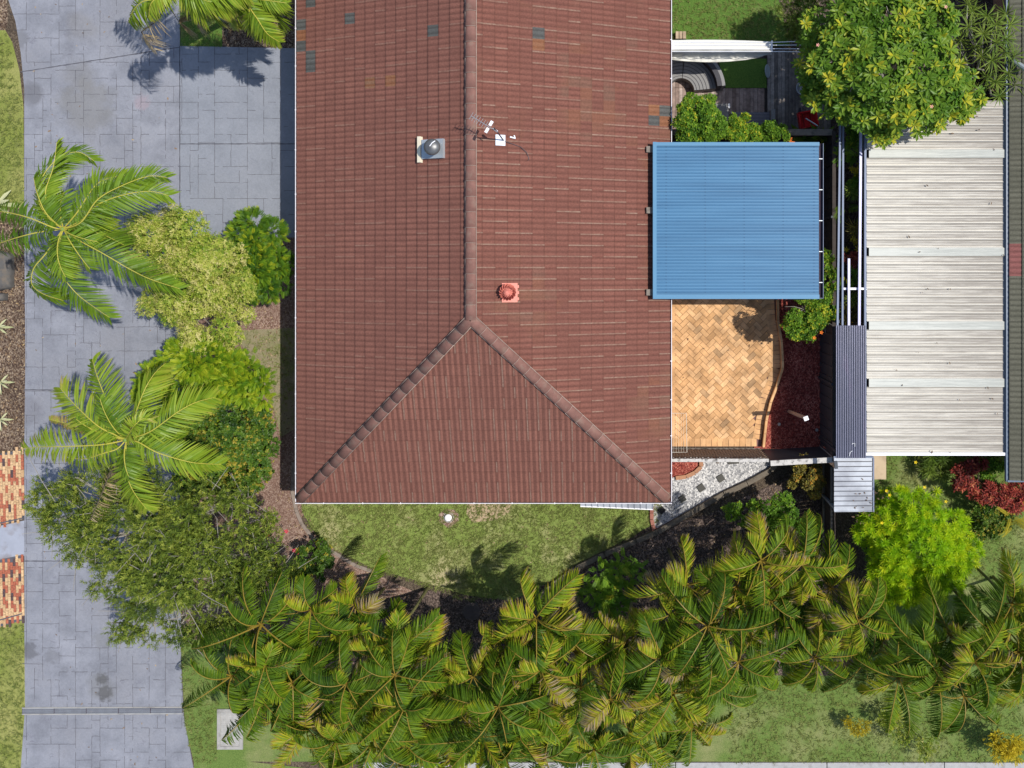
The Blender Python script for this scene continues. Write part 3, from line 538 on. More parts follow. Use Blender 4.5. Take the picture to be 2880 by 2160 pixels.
# chimney flue with cowl
c = roofpt(1222, 420, 'w'); t = empty('roof_flue', c, 'round dull steel flue cowl on grey flashing with cream edge, left of the ridge', 'flue')
Rt = Matrix.Rotation(-PITCH, 3, 'Y'); b = MB(); b.box(c + Vector((-0.02, 0, 0.05)), (0.66, 0.50, 0.10), rot=Rt); b.build('flashing', M['steel'], t)
b = MB(); b.box(c + Rt @ Vector((-0.40, 0.0, 0.07)), (0.09, 0.68, 0.12), rot=Rt); b.build('flashing_edge', M['cream'], t)
b = MB(); b.lathe(c + Vector((0.03, 0, 0)), [(0.15, 0.0), (0.15, 0.38), (0.20, 0.40), (0.215, 0.44), (0.20, 0.50), (0.12, 0.56), (0.02, 0.58)], 28); b.build('cowl', M['cowl'], t, True)
b = MB(); b.tube([c + Vector((0.0, 0.0, 0.59)), c + Vector((0.06, 0.08, 0.60)), c + Vector((0.13, 0.14, 0.55))], 0.012, 6); b.build('strap', M['white'], t)
# whirlybird
c = roofpt(1434, 823, 'e'); t = empty('roof_ventilator', c, 'coral red spinning roof ventilator on square base right of the ridge', 'ventilator')
Re = Matrix.Rotation(PITCH, 3, 'Y'); b = MB(); b.box(c + Vector((0, 0, 0.035)), (0.42, 0.50, 0.025), rot=Re)
for k in range(3): b.box(c + Re @ Vector((0.21, -0.16 + 0.16 * k, 0.035)), (0.05, 0.07, 0.03), rot=Re)
b.build('base_plate', M['coral'], t)
b = MB(); b.lathe(c + Vector((-0.02, 0.02, -0.03)), [(0.13, 0), (0.13, 0.2), (0.15, 0.22)], 20); b.build('collar', M['coral'], t)
b = MB(); cc = c + Vector((-0.02, 0.02, 0.30)); nv = 15
for k in range(nv):
    vs = []
    for j in range(9):
        el = -1.0 + 2.45 * j / 8; rr = 0.225 * math.cos(el); zz = 0.17 * math.sin(el)
        for q, extra in ((0, 0.0), (1, -0.09)):
            az = 2 * math.pi * (k + q * 0.9) / nv + el * 0.5; r2 = max(0.005, rr + extra * math.cos(el)); vs.append(cc + Vector((r2 * math.cos(az), r2 * math.sin(az), zz)))
    b.add(vs, [(2 * j, 2 * j + 1, 2 * j + 3, 2 * j + 2) for j in range(8)])
b.lathe(cc, [(0.04, 0.155), (0.035, 0.17), (0.004, 0.172)], 14); b.build('vane_dome', M['coral'], t)
# TV antenna
c = roofpt(1417, 396, 'e'); t = empty('tv_antenna', c, 'television antenna leaning from a small white base plate beside the ridge', 'antenna')
b = MB(); b.box(roofpt(1408, 395, 'e') + Vector((0, 0, 0.03)), (0.26, 0.28, 0.02), rot=Re); b.build('base_plate', simple('pale_plate', (0.62, 0.66, 0.72), 0.5), t)
top = P(1396, 368, c.z + 1.0); b = MB(); b.tube([c, top, top + Vector((-0.02, 0.02, 0.3))], 0.018, 8); b.build('mast', M['darkmetal'], t)
bt = P(1400, 372, c.z + 1.15); be = P(1325, 326, c.z + 1.3); b = MB(); b.tube([bt, be], 0.012, 6); dr = (be - bt).normalized(); sd = dr.cross(Vector((0, 0, 1))).normalized()
for k in range(8):
    q = bt.lerp(be, 0.35 + 0.65 * k / 7); b.tube([q - sd * 0.10, q + sd * 0.10], 0.006, 5)
b.build('boom', simple('dull_aluminium', (0.22, 0.22, 0.24), 0.5, 0.1, 3, metal=0.3), t)
b = MB(); q = bt.lerp(be, 0.33)
for k in (-1, 1): b.box(q + sd * 0.10 * k, (0.07, 0.13, 0.05), math.atan2(sd.y, sd.x) - math.pi / 2)
b.build('reflector', M['white'], t)
b = MB(); b.box(P(1393, 366, c.z + 0.9), (0.13, 0.05, 0.08), R(-35)); b.build('junction_box', M['white'], t)
b = MB(); b.tube([roofpt(x, y, 'e') + Vector((0, 0, 0.04)) for x, y in [(1420, 398), (1440, 405), (1465, 414), (1482, 430), (1489, 448), (1485, 452)]], 0.008, 5); b.build('cable', M['darkmetal'], t)
c = roofpt(1443, 388, 'e'); b = MB(); b.box(c + Vector((0, 0, .04)), (0.15, 0.035, 0.03), R(-15)); b.box(c + Vector((0.05, 0.02, .05)), (0.03, 0.08, 0.03), R(20)); tagp(b.build('bracket', M['white']), 'small white bracket lying right of the antenna base', 'bracket')
# awning over the south window
t = empty('window_awning', P(1733, 1425, 2.0), 'narrow silver ribbed awning poking out below the right part of the front gutter', 'awning')
b = MB(); y0 = YS + 0.35; x0, x1 = P(1632, 0, 2.1).x, P(1837, 0, 2.1).x; n = 12; yw = YS - 0.07
for k in range(n):
    xa = x0 + (x1 - x0) * k / n; xb = x0 + (x1 - x0) * (k + 1) / n; ys = P(0, 1423 + 9 * (k + 0.5) / n, 2.0).y
    b.add([(xa, y0, 2.30), (xb - 0.012, y0, 2.30), (xb - 0.012, ys, 2.0), (xa, ys, 2.0)], [(3, 2, 1, 0)]); b.beam((xb - 0.006, y0, 2.315), (xb - 0.006, ys, 2.015), 0.02, 0.03)
b.build('sheeting', M['silver'], t)
b = MB(); b.beam((x0, P(0, 1423, 2.0).y - 0.01, 1.98), (x1, P(0, 1432, 2.0).y - 0.01, 1.98), 0.03, 0.05); b.build('front_rail', M['white'], t)

# ------------------------------------------------------------------ blue patio cover
zb = 2.95; x0, x1 = P(1836, 0, zb).x, P(2303, 0, zb).x; yt, yb = P(0, 403, zb).y, P(0, 838, zb).y
t = empty('patio_cover', ((x0 + x1) / 2, (yt + yb) / 2, 0), 'square bright blue ribbed patio roof beside the house', 'patio cover')
b = MB(); nrow = 48; prof = [(0, 0), (0.55, 0), (0.68, 0.022), (0.87, 0.022), (1.0, 0)]; hs = (yt - yb) / nrow; xl = x0 + 0.10; sl = 0.04
vs = []; fs = []
for k in range(nrow):
    for u, h in prof[:-1] if k < nrow - 1 else prof: vs += [(xl, yb + hs * (k + u), zb + h + sl), (x1, yb + hs * (k + u), zb + h)]
fs = [(2 * i, 2 * i + 1, 2 * i + 3, 2 * i + 2) for i in range(len(vs) // 2 - 1)]; b.add(vs, fs)
for xs_ in (0.06, 0.3, 0.54, 0.78, 0.97):
    for k in range(nrow): b.box((xl + (x1 - xl) * xs_, yb + hs * (k + 0.775), zb + 0.026 + sl * (1 - xs_)), (0.022, 0.022, 0.008), mi=1)
b.box(((xl + x1) / 2, yb + hs * 16, zb + 0.012 + sl / 2), (x1 - xl, 0.006, 0.004), mi=1, rot=Matrix.Rotation(math.atan(sl / (x1 - xl)), 3, 'Y')); b.box(((xl + x1) / 2, yb + hs * 33, zb + 0.012 + sl / 2), (x1 - xl, 0.006, 0.004), mi=1, rot=Matrix.Rotation(math.atan(sl / (x1 - xl)), 3, 'Y'))
b.build('roof_sheet', [M['blue'], simple('screw_head', (0.05, 0.12, 0.22), 0.6)], t)
b = MB(); b.box((x0 + 0.05, (yt + yb) / 2, zb + sl + 0.01), (0.10, yt - yb + 0.05, 0.10)); b.box(((x0 + x1) / 2 + 0.05, yb + 0.035, zb + 0.045), (x1 - x0 - 0.1, 0.12, 0.07)); b.box(((x0 + x1) / 2 + 0.05, yt - 0.03, zb + 0.045), (x1 - x0 - 0.1, 0.10, 0.07)); b.build('flashing', M['blue_trim'], t)
b = MB(); gx0 = x1 + 0.004
b.box((gx0 + 0.06, (yt + yb) / 2, zb - 0.10), (0.115, yt - yb, 0.015), mi=1); b.box((gx0 + 0.118, (yt + yb) / 2, zb - 0.05), (0.012, yt - yb, 0.11)); b.box((gx0 + 0.06, yb - 0.006, zb - 0.05), (0.125, 0.012, 0.11))
for k in range(5): b.box((gx0 + 0.06, yb + (yt - yb) * (k + 0.5) / 5, zb - 0.02), (0.11, 0.02, 0.01), mi=2)
b.build('gutter', [M['rail'], M['gutter_in'], M['steel']], t)
for x, y in ((x1 - 0.05, yb + 0.15), (x1 - 0.05, yt - 0.15), (x1 - 0.05, (yb + yt) / 2)):
    b = MB(); b.box((x, y, zb / 2 - 0.03), (0.09, 0.09, zb - 0.06)); b.build('post', M['charcoal'], t)
for y in (421, 592, 822):
    b = MB(); q = P(1830, y, 2.8); b.box((q.x + 0.05, q.y, 2.86), (0.34, 0.17, 0.10)); b.build('riser_bracket', M['timber'], t)

# ------------------------------------------------------------------ fences and walls
xb = P(2306, 0, 0).x; yA, yB = P(0, 394, 0).y, P(0, 1262, 0).y
t = empty('boundary_fence', (xb, (yA + yB) / 2, 0), 'tall charcoal steel fence running down the right side of the courtyard', 'fence')
b = MB(); n = 60; L = yA - yB
for k in range(n): b.box((xb + (0.012 if k % 2 else -0.012), yB + L * (k + 0.5) / n, 0.9), (0.02, L / n * 0.995, 1.78))
b.build('panel', M['charcoal'], t)
b = MB(); b.box((xb + 0.01, (yA + yB) / 2, 1.82), (0.10, L, 0.05)); b.build('top_rail', M['dark_timber'], t)
for y in (1060, 620, 830): b = MB(); q = P(2306, y, 0); b.box((xb - 0.05, q.y, 0.93), (0.06, 0.06, 1.86)); b.build('post', M['charcoal'], t)
xL, xR = P(2142, 0, 0.0).x, P(2312, 0, 0).x; yf = P(0, 1264, 0).y
t = empty('courtyard_fence', ((xL + xR) / 2, yf, 0), 'short charcoal fence with lichen covered timber cap below the red mulch', 'fence')
b = MB(); b.beam((xL, yf - 0.03, 0.88), (xR, yf + 0.08, 0.88), 0.05, 1.74); b.build('panel', M['charcoal'], t)
b = MB(); b.beam((xL - 0.02, yf - 0.05, 1.80), (xR + 0.05, yf + 0.06, 1.80), 0.15, 0.05); b.build('cap', M['timber_lichen'], t)
# lattice
xa, xc = XE - 0.45, xL - 0.06; yl = P(0, 1262, 0.0).y
t = empty('lattice_screen', ((xa + xc) / 2, yl, 0), 'diagonal timber lattice screen below the herringbone courtyard', 'lattice')
b = MB(); ht = 1.62; sp = 0.17
for dr in (1, -1):
    k = -12
    while k * sp < (xc - xa) + ht:
        s0 = xa + k * sp if dr > 0 else xa + k * sp; pts = []
        xs0, xs1 = s0, s0 + dr * ht * 0.8; z0, z1 = 0.06, 0.06 + ht
        tt = [0, 1]
        for side_x in (xa, xc):
            if (xs0 - side_x) * (xs1 - side_x) < 0: tt.append((side_x - xs0) / (xs1 - xs0))
        tt = sorted(tt); best = None
        for i in range(len(tt) - 1):
            m_ = (tt[i] + tt[i + 1]) / 2; xm = xs0 + (xs1 - xs0) * m_
            if xa <= xm <= xc: best = (tt[i], tt[i + 1])
        if best and best[1] - best[0] > 0.05:
            a_, c_ = best; b.beam((xs0 + (xs1 - xs0) * a_, yl + dr * 0.007, z0 + (z1 - z0) * a_), (xs0 + (xs1 - xs0) * c_, yl + dr * 0.007, z0 + (z1 - z0) * c_), 0.013, 0.045, 0)
        k += 1
b.build('lattice', simple('lattice_timber', (0.22, 0.15, 0.11), 0.9, 0.3, 9), t)
b = MB(); b.box(((xa + xc) / 2, yl, 1.72), (xc - xa, 0.09, 0.07)); b.build('top_rail', M['timber_lichen'], t)
b = MB(); b.box(((xa + xc) / 2, yl, 0.03), (xc - xa, 0.05, 0.06)); b.build('bottom_rail', M['timber'], t)
for x in (xa + .05, (xa + xc) / 2 + 0.2): b = MB(); b.box((x, yl - 0.06, 0.87), (0.08, 0.08, 1.74)); b.build('post', M['timber'], t)
# paling fence going down
xp = P(2312, 0, 0).x; ya, yb_ = P(0, 1285, 0).y, P(0, 1560, 0).y
t = empty('paling_fence', (xp, (ya + yb_) / 2, 0), 'dark brown paling fence behind the rusty shrub and palms', 'fence'); b = MB(); n = 26
for k in range(n): b.box((xp + random.uniform(-.006, .006), ya + (yb_ - ya) * (k + 0.5) / n, 0.85), (0.02, (ya - yb_) / n * 0.93, 1.7 + random.uniform(-.02, .02)), R(random.uniform(-1, 1)))
b.build('palings', M['dark_timber'], t); b = MB(); b.box((xp - 0.045, (ya + yb_) / 2, 1.45), (0.05, ya - yb_, 0.09)); b.box((xp - 0.045, (ya + yb_) / 2, 0.4), (0.05, ya - yb_, 0.09)); b.build('rail', M['timber'], t)
# north fence between courtyard and deck
t = empty('boundary_fence', P(2230, 395, 0), 'weathered timber boundary fence with plank cap above the blue roof', 'fence')
y_ = P(0, 395, 0).y; xa_, xb2 = XE - 0.3, P(2306, 0, 0).x; b = MB(); n = 40
for k in range(n): b.box((xa_ + (xb2 - xa_) * (k + 0.5) / n, y_ + random.uniform(-.004, .004), 0.85), ((xb2 - xa_) / n * 0.96, 0.02, 1.66))
b.build('palings', M['dark_timber'], t); b = MB(); b.box(((xa_ + xb2) / 2, y_ - 0.01, 1.72), (xb2 - xa_, 0.18, 0.06)); b.build('cap', M['timber'], t)
# folding clothesline
t = empty('clothesline', P(1910, 1215, 1.5), 'white folding clothesline frame sticking out beside the house over the pavers', 'clothesline'); zq = 1.5
q = [P(x, y, zq) for x, y in [(1872, 1162), (1930, 1162), (1932, 1272), (1872, 1272)]]
b = MB(); b.tube([q[0], q[1], q[2], q[3]], 0.009, 6); b.build('frame', M['fascia'], t)
b = MB()
for k in range(6): x = 1888 + 7 * k; b.tube([P(x, 1162, zq), P(x, 1272, zq)], 0.003, 4)
b.build('line', M['fascia'], t)
# leaning post light
a, c = P(2219, 1157, 0.05), P(2266, 1176, 2.2); t = empty('garden_post', a, 'pale timber post with small white box standing in the red mulch', 'post')
b = MB(); b.beam(a, c, 0.09, 0.09); b.build('shaft', simple('pale_post', (0.45, 0.33, 0.26), 0.8), t); b = MB(); b.box(c + Vector((0, 0, 0.03)), (0.13, 0.12, 0.07), R(20)); b.build('light_box', M['white'], t)
for x, y, lb in ((2297, 1209, 'small white stone beside the courtyard fence'), (2191, 1193, 'small grey stone in the red mulch left of the post')):
    b = MB(); b.lathe(P(x, y, 0.05), [(0.03, 0), (0.055, 0.02), (0.045, 0.06), (0.01, 0.075)], 9); tagp(b.build('stone', M['concrete']), lb, 'stone')

# ------------------------------------------------------------------ upper yard: deck, sofa, sail, cart, pot
b = MB(); dz = 0.26
def boards(b, x0, x1, y0, y1, wd=0.105, mi=0):
    a, c = P(x0, y0, dz), P(x1, y1, dz); n = max(1, int(abs(c.x - a.x) / wd)); st = (c.x - a.x) / n
    for k in range(n): b.box((a.x + st * (k + .5), (a.y + c.y) / 2, dz), (st * 0.93, abs(c.y - a.y), 0.03), 0, mi, random.random())
b.box(((P(1870, 0, 0).x + P(2335, 0, 0).x) / 2, (P(0, 140, 0).y + P(0, 386, 0).y) / 2, 0.10), (P(2333, 0, 0).x - P(1872, 0, 0).x, P(0, 142, 0).y - P(0, 384, 0).y, 0.2), 0, 2)
boards(b, 1860, 2150, 248, 388, mi=1); boards(b, 1860, 2018, 142, 247, mi=1); boards(b, 2158, 2336, 142, 388)
tagp(b.build('deck', [M['deck'], M['deck_brown'], M['dark_timber']]), 'weathered timber deck of the upper yard', None, None, 'structure')
b = MB(); q = P(1912, 103, 0); [b.box((q.x - 0.09 + 0.11 * k, q.y, 0.1), (0.09, 0.22, 0.2), 0, 0) for k in range(3)]; tagp(b.build('timber_offcuts', M['ply']), 'three pale board ends standing against the house by the sail', 'boards')
# curved wicker sofa
cx_, cy_ = 1914, 262; sc0 = P(cx_, cy_, 0.4); t = empty('wicker_sofa', (sc0.x, sc0.y, dz), 'curved grey wicker sofa half under the white sail', 'sofa')
def arc(b, r0, r1, z0, z1, a0, a1, n, mi=0):
    for k in range(n):
        u, v = R(a0 + (a1 - a0) * k / n), R(a0 + (a1 - a0) * (k + 1) / n)
        b.prism([(sc0.x + r * math.cos(a), sc0.y + r * math.sin(a)) for r, a in ((r0, u), (r1, u), (r1, v), (r0, v))], z0, z1, mi)
for s_, (a0, a1) in enumerate(((5, 84), (86, 165))):
    b = MB(); arc(b, 0.40, 1.05, 0.30, 0.68, a0, a1, 18); [arc(b, 0.46 + 0.1 * k, 0.475 + 0.1 * k, 0.68, 0.688, a0, a1, 18, 1) for k in range(6)]; b.build('seat', [M['wicker'], M['wicker_dark']], t)
    b = MB(); arc(b, 1.06, 1.20, 0.28, 1.02, a0, a1, 18); b.build('backrest', M['wicker_dark'], t)
    b = MB(); arc(b, 1.201, 1.30, 0.28, 0.98, a0, a1, 18); b.build('back_panel', M['wicker'], t)
# grey woven lounge
t = empty('woven_lounge', P(2120, 335, 0.3), 'low grey woven day bed with raised right end, by the bright shrubs', 'lounge')
b = MB(); a, c = P(2056, 316, 0.6), P(2166, 352, 0.6); b.box(((a.x + c.x) / 2, (a.y + c.y) / 2, 0.46), (c.x - a.x, a.y - c.y, 0.30)); [b.box(((a.x + c.x) / 2, c.y + (a.y - c.y) * (k + .5) / 9, 0.612), (c.x - a.x - 0.02, 0.012, 0.01), 0, 1) for k in range(9)]; b.build('seat', [simple('lilac_grey_weave', (0.27, 0.265, 0.30), 0.8, 0.3, 30), M['wicker_dark']], t)
b = MB(); a2 = P(2174, 310, 0.8); b.box((a2.x, (a.y + c.y) / 2, 0.56), (0.13, a.y - c.y + 0.12, 0.52)); b.build('backrest', M['wicker'], t)
t = empty('ottoman', P(2035, 318, 0.3), 'pale striped woven stool peeping out beside the round bright shrub', 'stool')
b = MB(); a, c = P(2014, 291, 0.6), P(2050, 352, 0.6); b.box(((a.x + c.x) / 2, (a.y + c.y) / 2, 0.42), (c.x - a.x, a.y - c.y, 0.28)); b.build('seat', M['wicker'], t); b = MB(); b.box((c.x + 0.01, a.y - 0.07, 0.57), (0.05, 0.14, 0.05)); b.build('handle', M['white'], t)
# shade sail on wires
t = empty('shade_sail', P(2030, 140, 2.4), 'off white shade sail bunched along its wires beside the roof', 'shade sail')
b = MB(); nx, ny = 44, 16; vs = []; rows = [(0, 0.0), (1, 0)]
for i in range(nx + 1):
    u = i / nx; X = 1880 + 290 * u
    for j in range(ny + 1):
        v = j / ny
        if v < 0.45: yy = 113 + 4 * u - 3 * math.sin(math.pi * u) + 4 * 0 + (29 - 2 * u) * (v / 0.45); z = 2.4
        else:
            w_ = (v - 0.45) / 0.55; yy = 142 + 2 * u + (32 * w_) * (0.35 + 0.65 * math.sin(math.pi * min(1, u * 0.9 + 0.16)) ** 0.6) * (1 if u < 0.97 else 0.9)
            z = 2.4 - 0.62 * math.sin(w_ * math.pi * 0.62) + 0.045 * math.sin(u * 75 + w_ * 3 + 2 * math.sin(u * 17)) * math.sin(w_ * 3.0) + 0.03 * math.sin(u * 31 + 5 * w_)
        vs.append(P(X, yy, z))
b.add(vs, [(i * (ny + 1) + j, i * (ny + 1) + j + 1, (i + 1) * (ny + 1) + j + 1, (i + 1) * (ny + 1) + j) for i in range(nx) for j in range(ny)]); b.build('cloth', M['sail'], t, True)
for y0_, y1_ in ((119, 113), (127, 126), (137, 138), (145, 146)): b = MB(); b.tube([P(1890, y0_, 2.42), P(2170, y0_, 2.42), P(2345, y1_, 2.42)], 0.010, 5); b.build('support_wire', M['white'], t)
b = MB(); b.box(P(2171, 130, 2.40), (0.03, 0.32, 0.03)); b.build('end_bar', M['white'], t)
# pot, disc, red cart
q = P(2253, 255, 0.3); t = empty('plant_pot', q, 'round pale grey rimmed pot half under the rosette tree', 'pot')
b = MB(); b.lathe((q.x, q.y, dz), [(0.15, 0.02), (0.20, 0.36), (0.225, 0.40), (0.21, 0.42), (0.18, 0.40), (0.175, 0.36)], 28); b.build('bowl', simple('grey_glaze', (0.36, 0.38, 0.41), 0.4), t, True); b = MB(); b.lathe((q.x, q.y, dz), [(0.172, 0.355), (0.17, 0.38)], 20); b.build('soil', M['pebble'], t)
q = P(2157, 200, 0.5); b = MB(); b.lathe(q, [(0.05, 0), (0.2, 0.01), (0.2, 0.03), (0.05, 0.035)], 26, M=Matrix.Rotation(R(60), 3, 'Y')); tagp(b.build('lid', simple('pale_blue_plastic', (0.3, 0.36, 0.4), 0.4)), 'pale round lid leaning on the deck edge beside the grass square', 'lid')
q = P(2270, 338, 0.5); t = empty('garden_cart', (q.x, q.y, dz), 'bright red plastic cart tub with grey pole across it on the deck', 'cart')
b = MB(); Mz = R(10)
b.box((q.x, q.y, dz + 0.25), (0.52, 0.44, 0.06), Mz, 0)
for dx, dy, sx, sy in ((-0.26, 0, 0.04, 0.48), (0.26, 0, 0.04, 0.48), (0, 0.23, 0.56, 0.04), (0, -0.23, 0.56, 0.04)): v = Matrix.Rotation(Mz, 3, 'Z') @ Vector((dx, dy, 0)); b.box((q.x + v.x, q.y + v.y, dz + 0.34), (sx, sy, 0.24), Mz, 0)
b.build('tub', M['red'], t)
b = MB(); b.box((q.x - 0.12, q.y - 0.02, dz + 0.283), (0.03, 0.40, 0.012), Mz); b.box((q.x + 0.10, q.y - 0.02, dz + 0.283), (0.03, 0.40, 0.012), Mz); b.build('seam', simple('dark_red', (0.25, 0.01, 0.015), 0.5), t)
for sx in (-0.2, 0.2): b = MB(); b.lathe((q.x + sx, q.y + 0.28, dz + 0.12), [(0.02, -0.03), (0.11, -0.025), (0.11, 0.025), (0.02, 0.03)], 18, M=Matrix.Rotation(R(90), 3, 'Y')); b.build('wheel', M['darkmetal'], t)
b = MB(); b.tube([P(2266, 333, 0.75), P(2300, 354, 0.9)], 0.02, 8); b.build('handle', M['steel'], t)

# ------------------------------------------------------------------ neighbour's carport, pergola, small roof and house
zc_ = 2.5; xl, xr = P(2438, 0, zc_).x, P(2818, 0, zc_).x; yt, yb = P(0, 283, zc_).y, P(0, 1272, zc_).y
t = empty('carport', ((xl + xr) / 2, (yt + yb) / 2, 0), 'long grimy white carport roof with four pale green sheets', 'carport')
rib = 0.2515; n = 43; rib = (yt - yb) / n; grn = [(0.5 * (a_ + b_)) for a_, b_ in ((428, 453), (687, 712), (898, 923), (1058, 1083))]
b = MB(); prof = [(0.0, 0.0), (0.02, 0.05), (0.07, 0.05), (0.09, 0.0), (0.28, 0.0), (0.30, 0.012), (0.34, 0.012), (0.36, 0), (0.58, 0), (0.60, 0.012), (0.64, 0.012), (0.66, 0), (0.8, 0.0), (0.82, .012), (0.86, .012), (0.88, 0)]
green_rows = set(); 
for gy in grn: green_rows.add(int((P(0, gy, zc_).y - yb) / rib))
bg = MB()
for k in range(n):
    y = yb + rib * k; ext = random.uniform(-0.05, 0.0)
    if k in green_rows: bg = MB(); bg.box(((xl + xr) / 2 + 0.08, y + rib / 2, zc_ + 0.035), (xr - xl + 0.06, rib * 1.0, 0.010)); bg.build('translucent_sheet', M['skylight'], t); continue
    vs = []
    for u, h in prof + [(1.0, 0.0)]: vs += [(xl + ext * 0.3, y + u * rib, zc_ + h), (xr + 0.02, y + u * rib, zc_ + h)]
    b.add(vs, [(2 * i, 2 * i + 1, 2 * i + 3, 2 * i + 2) for i in range(len(vs) // 2 - 1)])
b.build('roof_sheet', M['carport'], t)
b = MB(); b.box((xr + 0.09, (yt + yb) / 2, zc_ - 0.02), (0.14, yt - yb, 0.02)); b.build('edge_strip', simple('greyed_sheet', (0.36, 0.35, 0.33), 0.8), t)
b = MB(); b.box(((xl + xr) / 2, yb - 0.04, zc_ + 0.02), (xr - xl + 0.35, 0.08, 0.09)); b.build('end_flashing', M['white'], t)
b = MB(); b.box((xl - 0.045, (yt + yb) / 2, zc_ - 0.04), (0.06, yt - yb, 0.12)); b.build('side_gutter', M['rail'], t)
for x in (xl + 0.1, xr - 0.1):
    for y in (yt - 0.3, (yt + yb) / 2, yb + 0.3): b = MB(); b.box((x, y, zc_ / 2 - 0.06), (0.09, 0.09, zc_ - 0.14)); b.build('post', M['rail'], t)
t = empty('pergola', P(2390, 800, 0), 'slim metal pergola rails over the planted strip, dark ribbed sheets at the lower end', 'pergola'); zp = 2.55
def rl(x0_, y0_, x1_, y1_, wd, m, z=zp, ht=0.07, nm='rail'): b = MB(); b.beam(P(x0_, y0_, z), P(x1_, y1_, z), wd, ht); return b.build(nm, m, t)
rl(2363, 318, 2355, 920, 0.055, M['rail']); rl(2371, 330, 2369, 920, 0.05, M['rail'], zp - 0.06); rl(2421, 345, 2416, 920, 0.07, M['rail_bright']); rl(2387, 727, 2387, 920, 0.065, M['rail_bright'])
rl(2370, 812, 2438, 812, 0.06, M['white'], zp - 0.08); rl(2370, 327, 2438, 327, 0.05, M['cream'], zp - 0.08); rl(2350, 1297, 2352, 1318, 0.09, M['charcoal'], zp + 0.05)
b = MB(); a_, c_ = P(2349, 915, zp), P(2434, 1287, zp); nr = 17
for k in range(nr):
    xa_ = a_.x + (c_.x - a_.x) * k / nr; w_ = (c_.x - a_.x) / nr; vs = []
    for u, h in ((0, 0), (0.3, 0), (0.42, 0.025), (0.6, 0.025), (0.72, 0), (1, 0)): vs += [(xa_ + u * w_, a_.y, zp + 0.06 + h), (xa_ + u * w_, c_.y, zp + 0.06 + h)]
    b.add(vs, [(2 * i, 2 * i + 1, 2 * i + 3, 2 * i + 2) for i in range(5)])
b.build('roof_sheet', M['polycarb'], t)
b = MB()
for k in range(nr): xa_ = a_.x + (c_.x - a_.x) * (k + 0.33) / nr; b.box((xa_, (a_.y + c_.y) / 2, zp + 0.075), (0.012, a_.y - c_.y, 0.03))
b.build('sheet_rib', simple('grey_violet_rib', (0.26, 0.26, 0.34), 0.25, metal=0.3), t)
for pts in ([(2397, 1250), (2397, 1247), (2404, 1247), (2404, 1256)], [(2388, 1283), (2391, 1272), (2397, 1268)]): b = MB(); b.tube([P(x, y, zp + 0.1) for x, y in pts], 0.008, 5); b.build('tie', M['white'], t)
for x, y in ((2360, 905), (2360, 1275), (2430, 1275), (2366, 400)): b = MB(); q = P(x, y, zp); b.box((q.x, q.y, zp / 2 - 0.04), (0.08, 0.08, zp - 0.12)); b.build('post', M['charcoal'], t)
# small silver lean-to
zs = 2.1; a_, c_ = P(2346, 1288, zs), P(2454, 1440, zs); t = empty('lean_to_roof', ((a_.x + c_.x) / 2, (a_.y + c_.y) / 2, 0), 'small silver corrugated roof with fallen leaves below the pergola', 'roof')
b = MB(); nr = 11; w_ = (a_.y - c_.y) / nr
for k in range(nr):
    vs = []; y = a_.y - k * w_
    for u, h in ((0, 0.0), (0.78, 0.0), (0.82, 0.03), (0.9, 0.03), (0.94, 0.0), (1.0, 0.0)): vs += [(a_.x, y - u * w_, zs + h), (c_.x, y - u * w_, zs + h - 0.03)]
    b.add(vs, [(2 * i, 2 * i + 2, 2 * i + 3, 2 * i + 1) for i in range(5)])
b.build('roof_sheet', M['silver'], t); b = MB(); b.box(((a_.x + c_.x) / 2, a_.y + 0.03, zs + 0.01), (c_.x - a_.x + 0.04, 0.05, 0.05)); b.box((c_.x + 0.03, (a_.y + c_.y) / 2, zs - 0.03), (0.04, a_.y - c_.y, 0.06)); b.build('trim', M['rail'], t)
for k in range(nr): b = None
b = MB()
for k in range(nr - 1): b.box(((a_.x + c_.x) / 2, a_.y - (k + 0.74) * w_, zs + 0.003), (c_.x - a_.x - 0.02, 0.016, 0.008))
b.build('seam', M['joint'], t)
for x in (a_.x + .06, c_.x - .06):
    for y in (a_.y - .06, c_.y + .06): b = MB(); b.box((x, y, zs / 2 - 0.03), (0.07, 0.07, zs - 0.08)); b.build('post', M['steel'], t)
# plywood sheet
b = MB(); a_, c_ = P(2452, 1276, 0.5), P(2492, 1348, 0.5); t = empty('plywood_table', ((a_.x + c_.x) / 2, (a_.y + c_.y) / 2, 0), 'pale plywood table top beside the small silver roof', 'table'); b.box(((a_.x + c_.x) / 2, (a_.y + c_.y) / 2, 0.5), (c_.x - a_.x, a_.y - c_.y, 0.03)); b.build('top', M['ply'], t)
for x in (a_.x + .05, c_.x - .05):
    for y in (a_.y - .05, c_.y + .05): b = MB(); b.box((x, y, 0.24), (0.05, 0.05, 0.485)); b.build('leg', M['timber'], t)
# neighbour house at far right
zo = 2.6; XO = P(2838, 0, zo).x; YO = P(0, 1350, zo).y; t = empty('house', (XO + 4.5, (YO + 12) / 2, 0), 'neighbour house with dark olive tiled roof at the right edge', 'house')
b = MB(); b.box((XO + 4.6, (YO + 12) / 2 + 0.25, 1.3), (8.0, 12 - YO - 1.0, 2.55)); b.build('wall', M['wall'], t)
Oo = Vector((XO, YO, zo)); po = R(14)
spo = {}
for yy in (700, 730, 760):
    p_ = P(2850, yy, zo); spo[(0, math.floor((p_.y - YO) / 0.30))] = 1
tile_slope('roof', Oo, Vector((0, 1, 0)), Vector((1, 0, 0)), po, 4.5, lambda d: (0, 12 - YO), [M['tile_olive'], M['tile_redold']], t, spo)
tile_slope('roof', Vector((XO + 9, YO, zo)), Vector((0, 1, 0)), Vector((-1, 0, 0)), po, 4.5, lambda d: (0, 12 - YO), [M['tile_olive']], t)
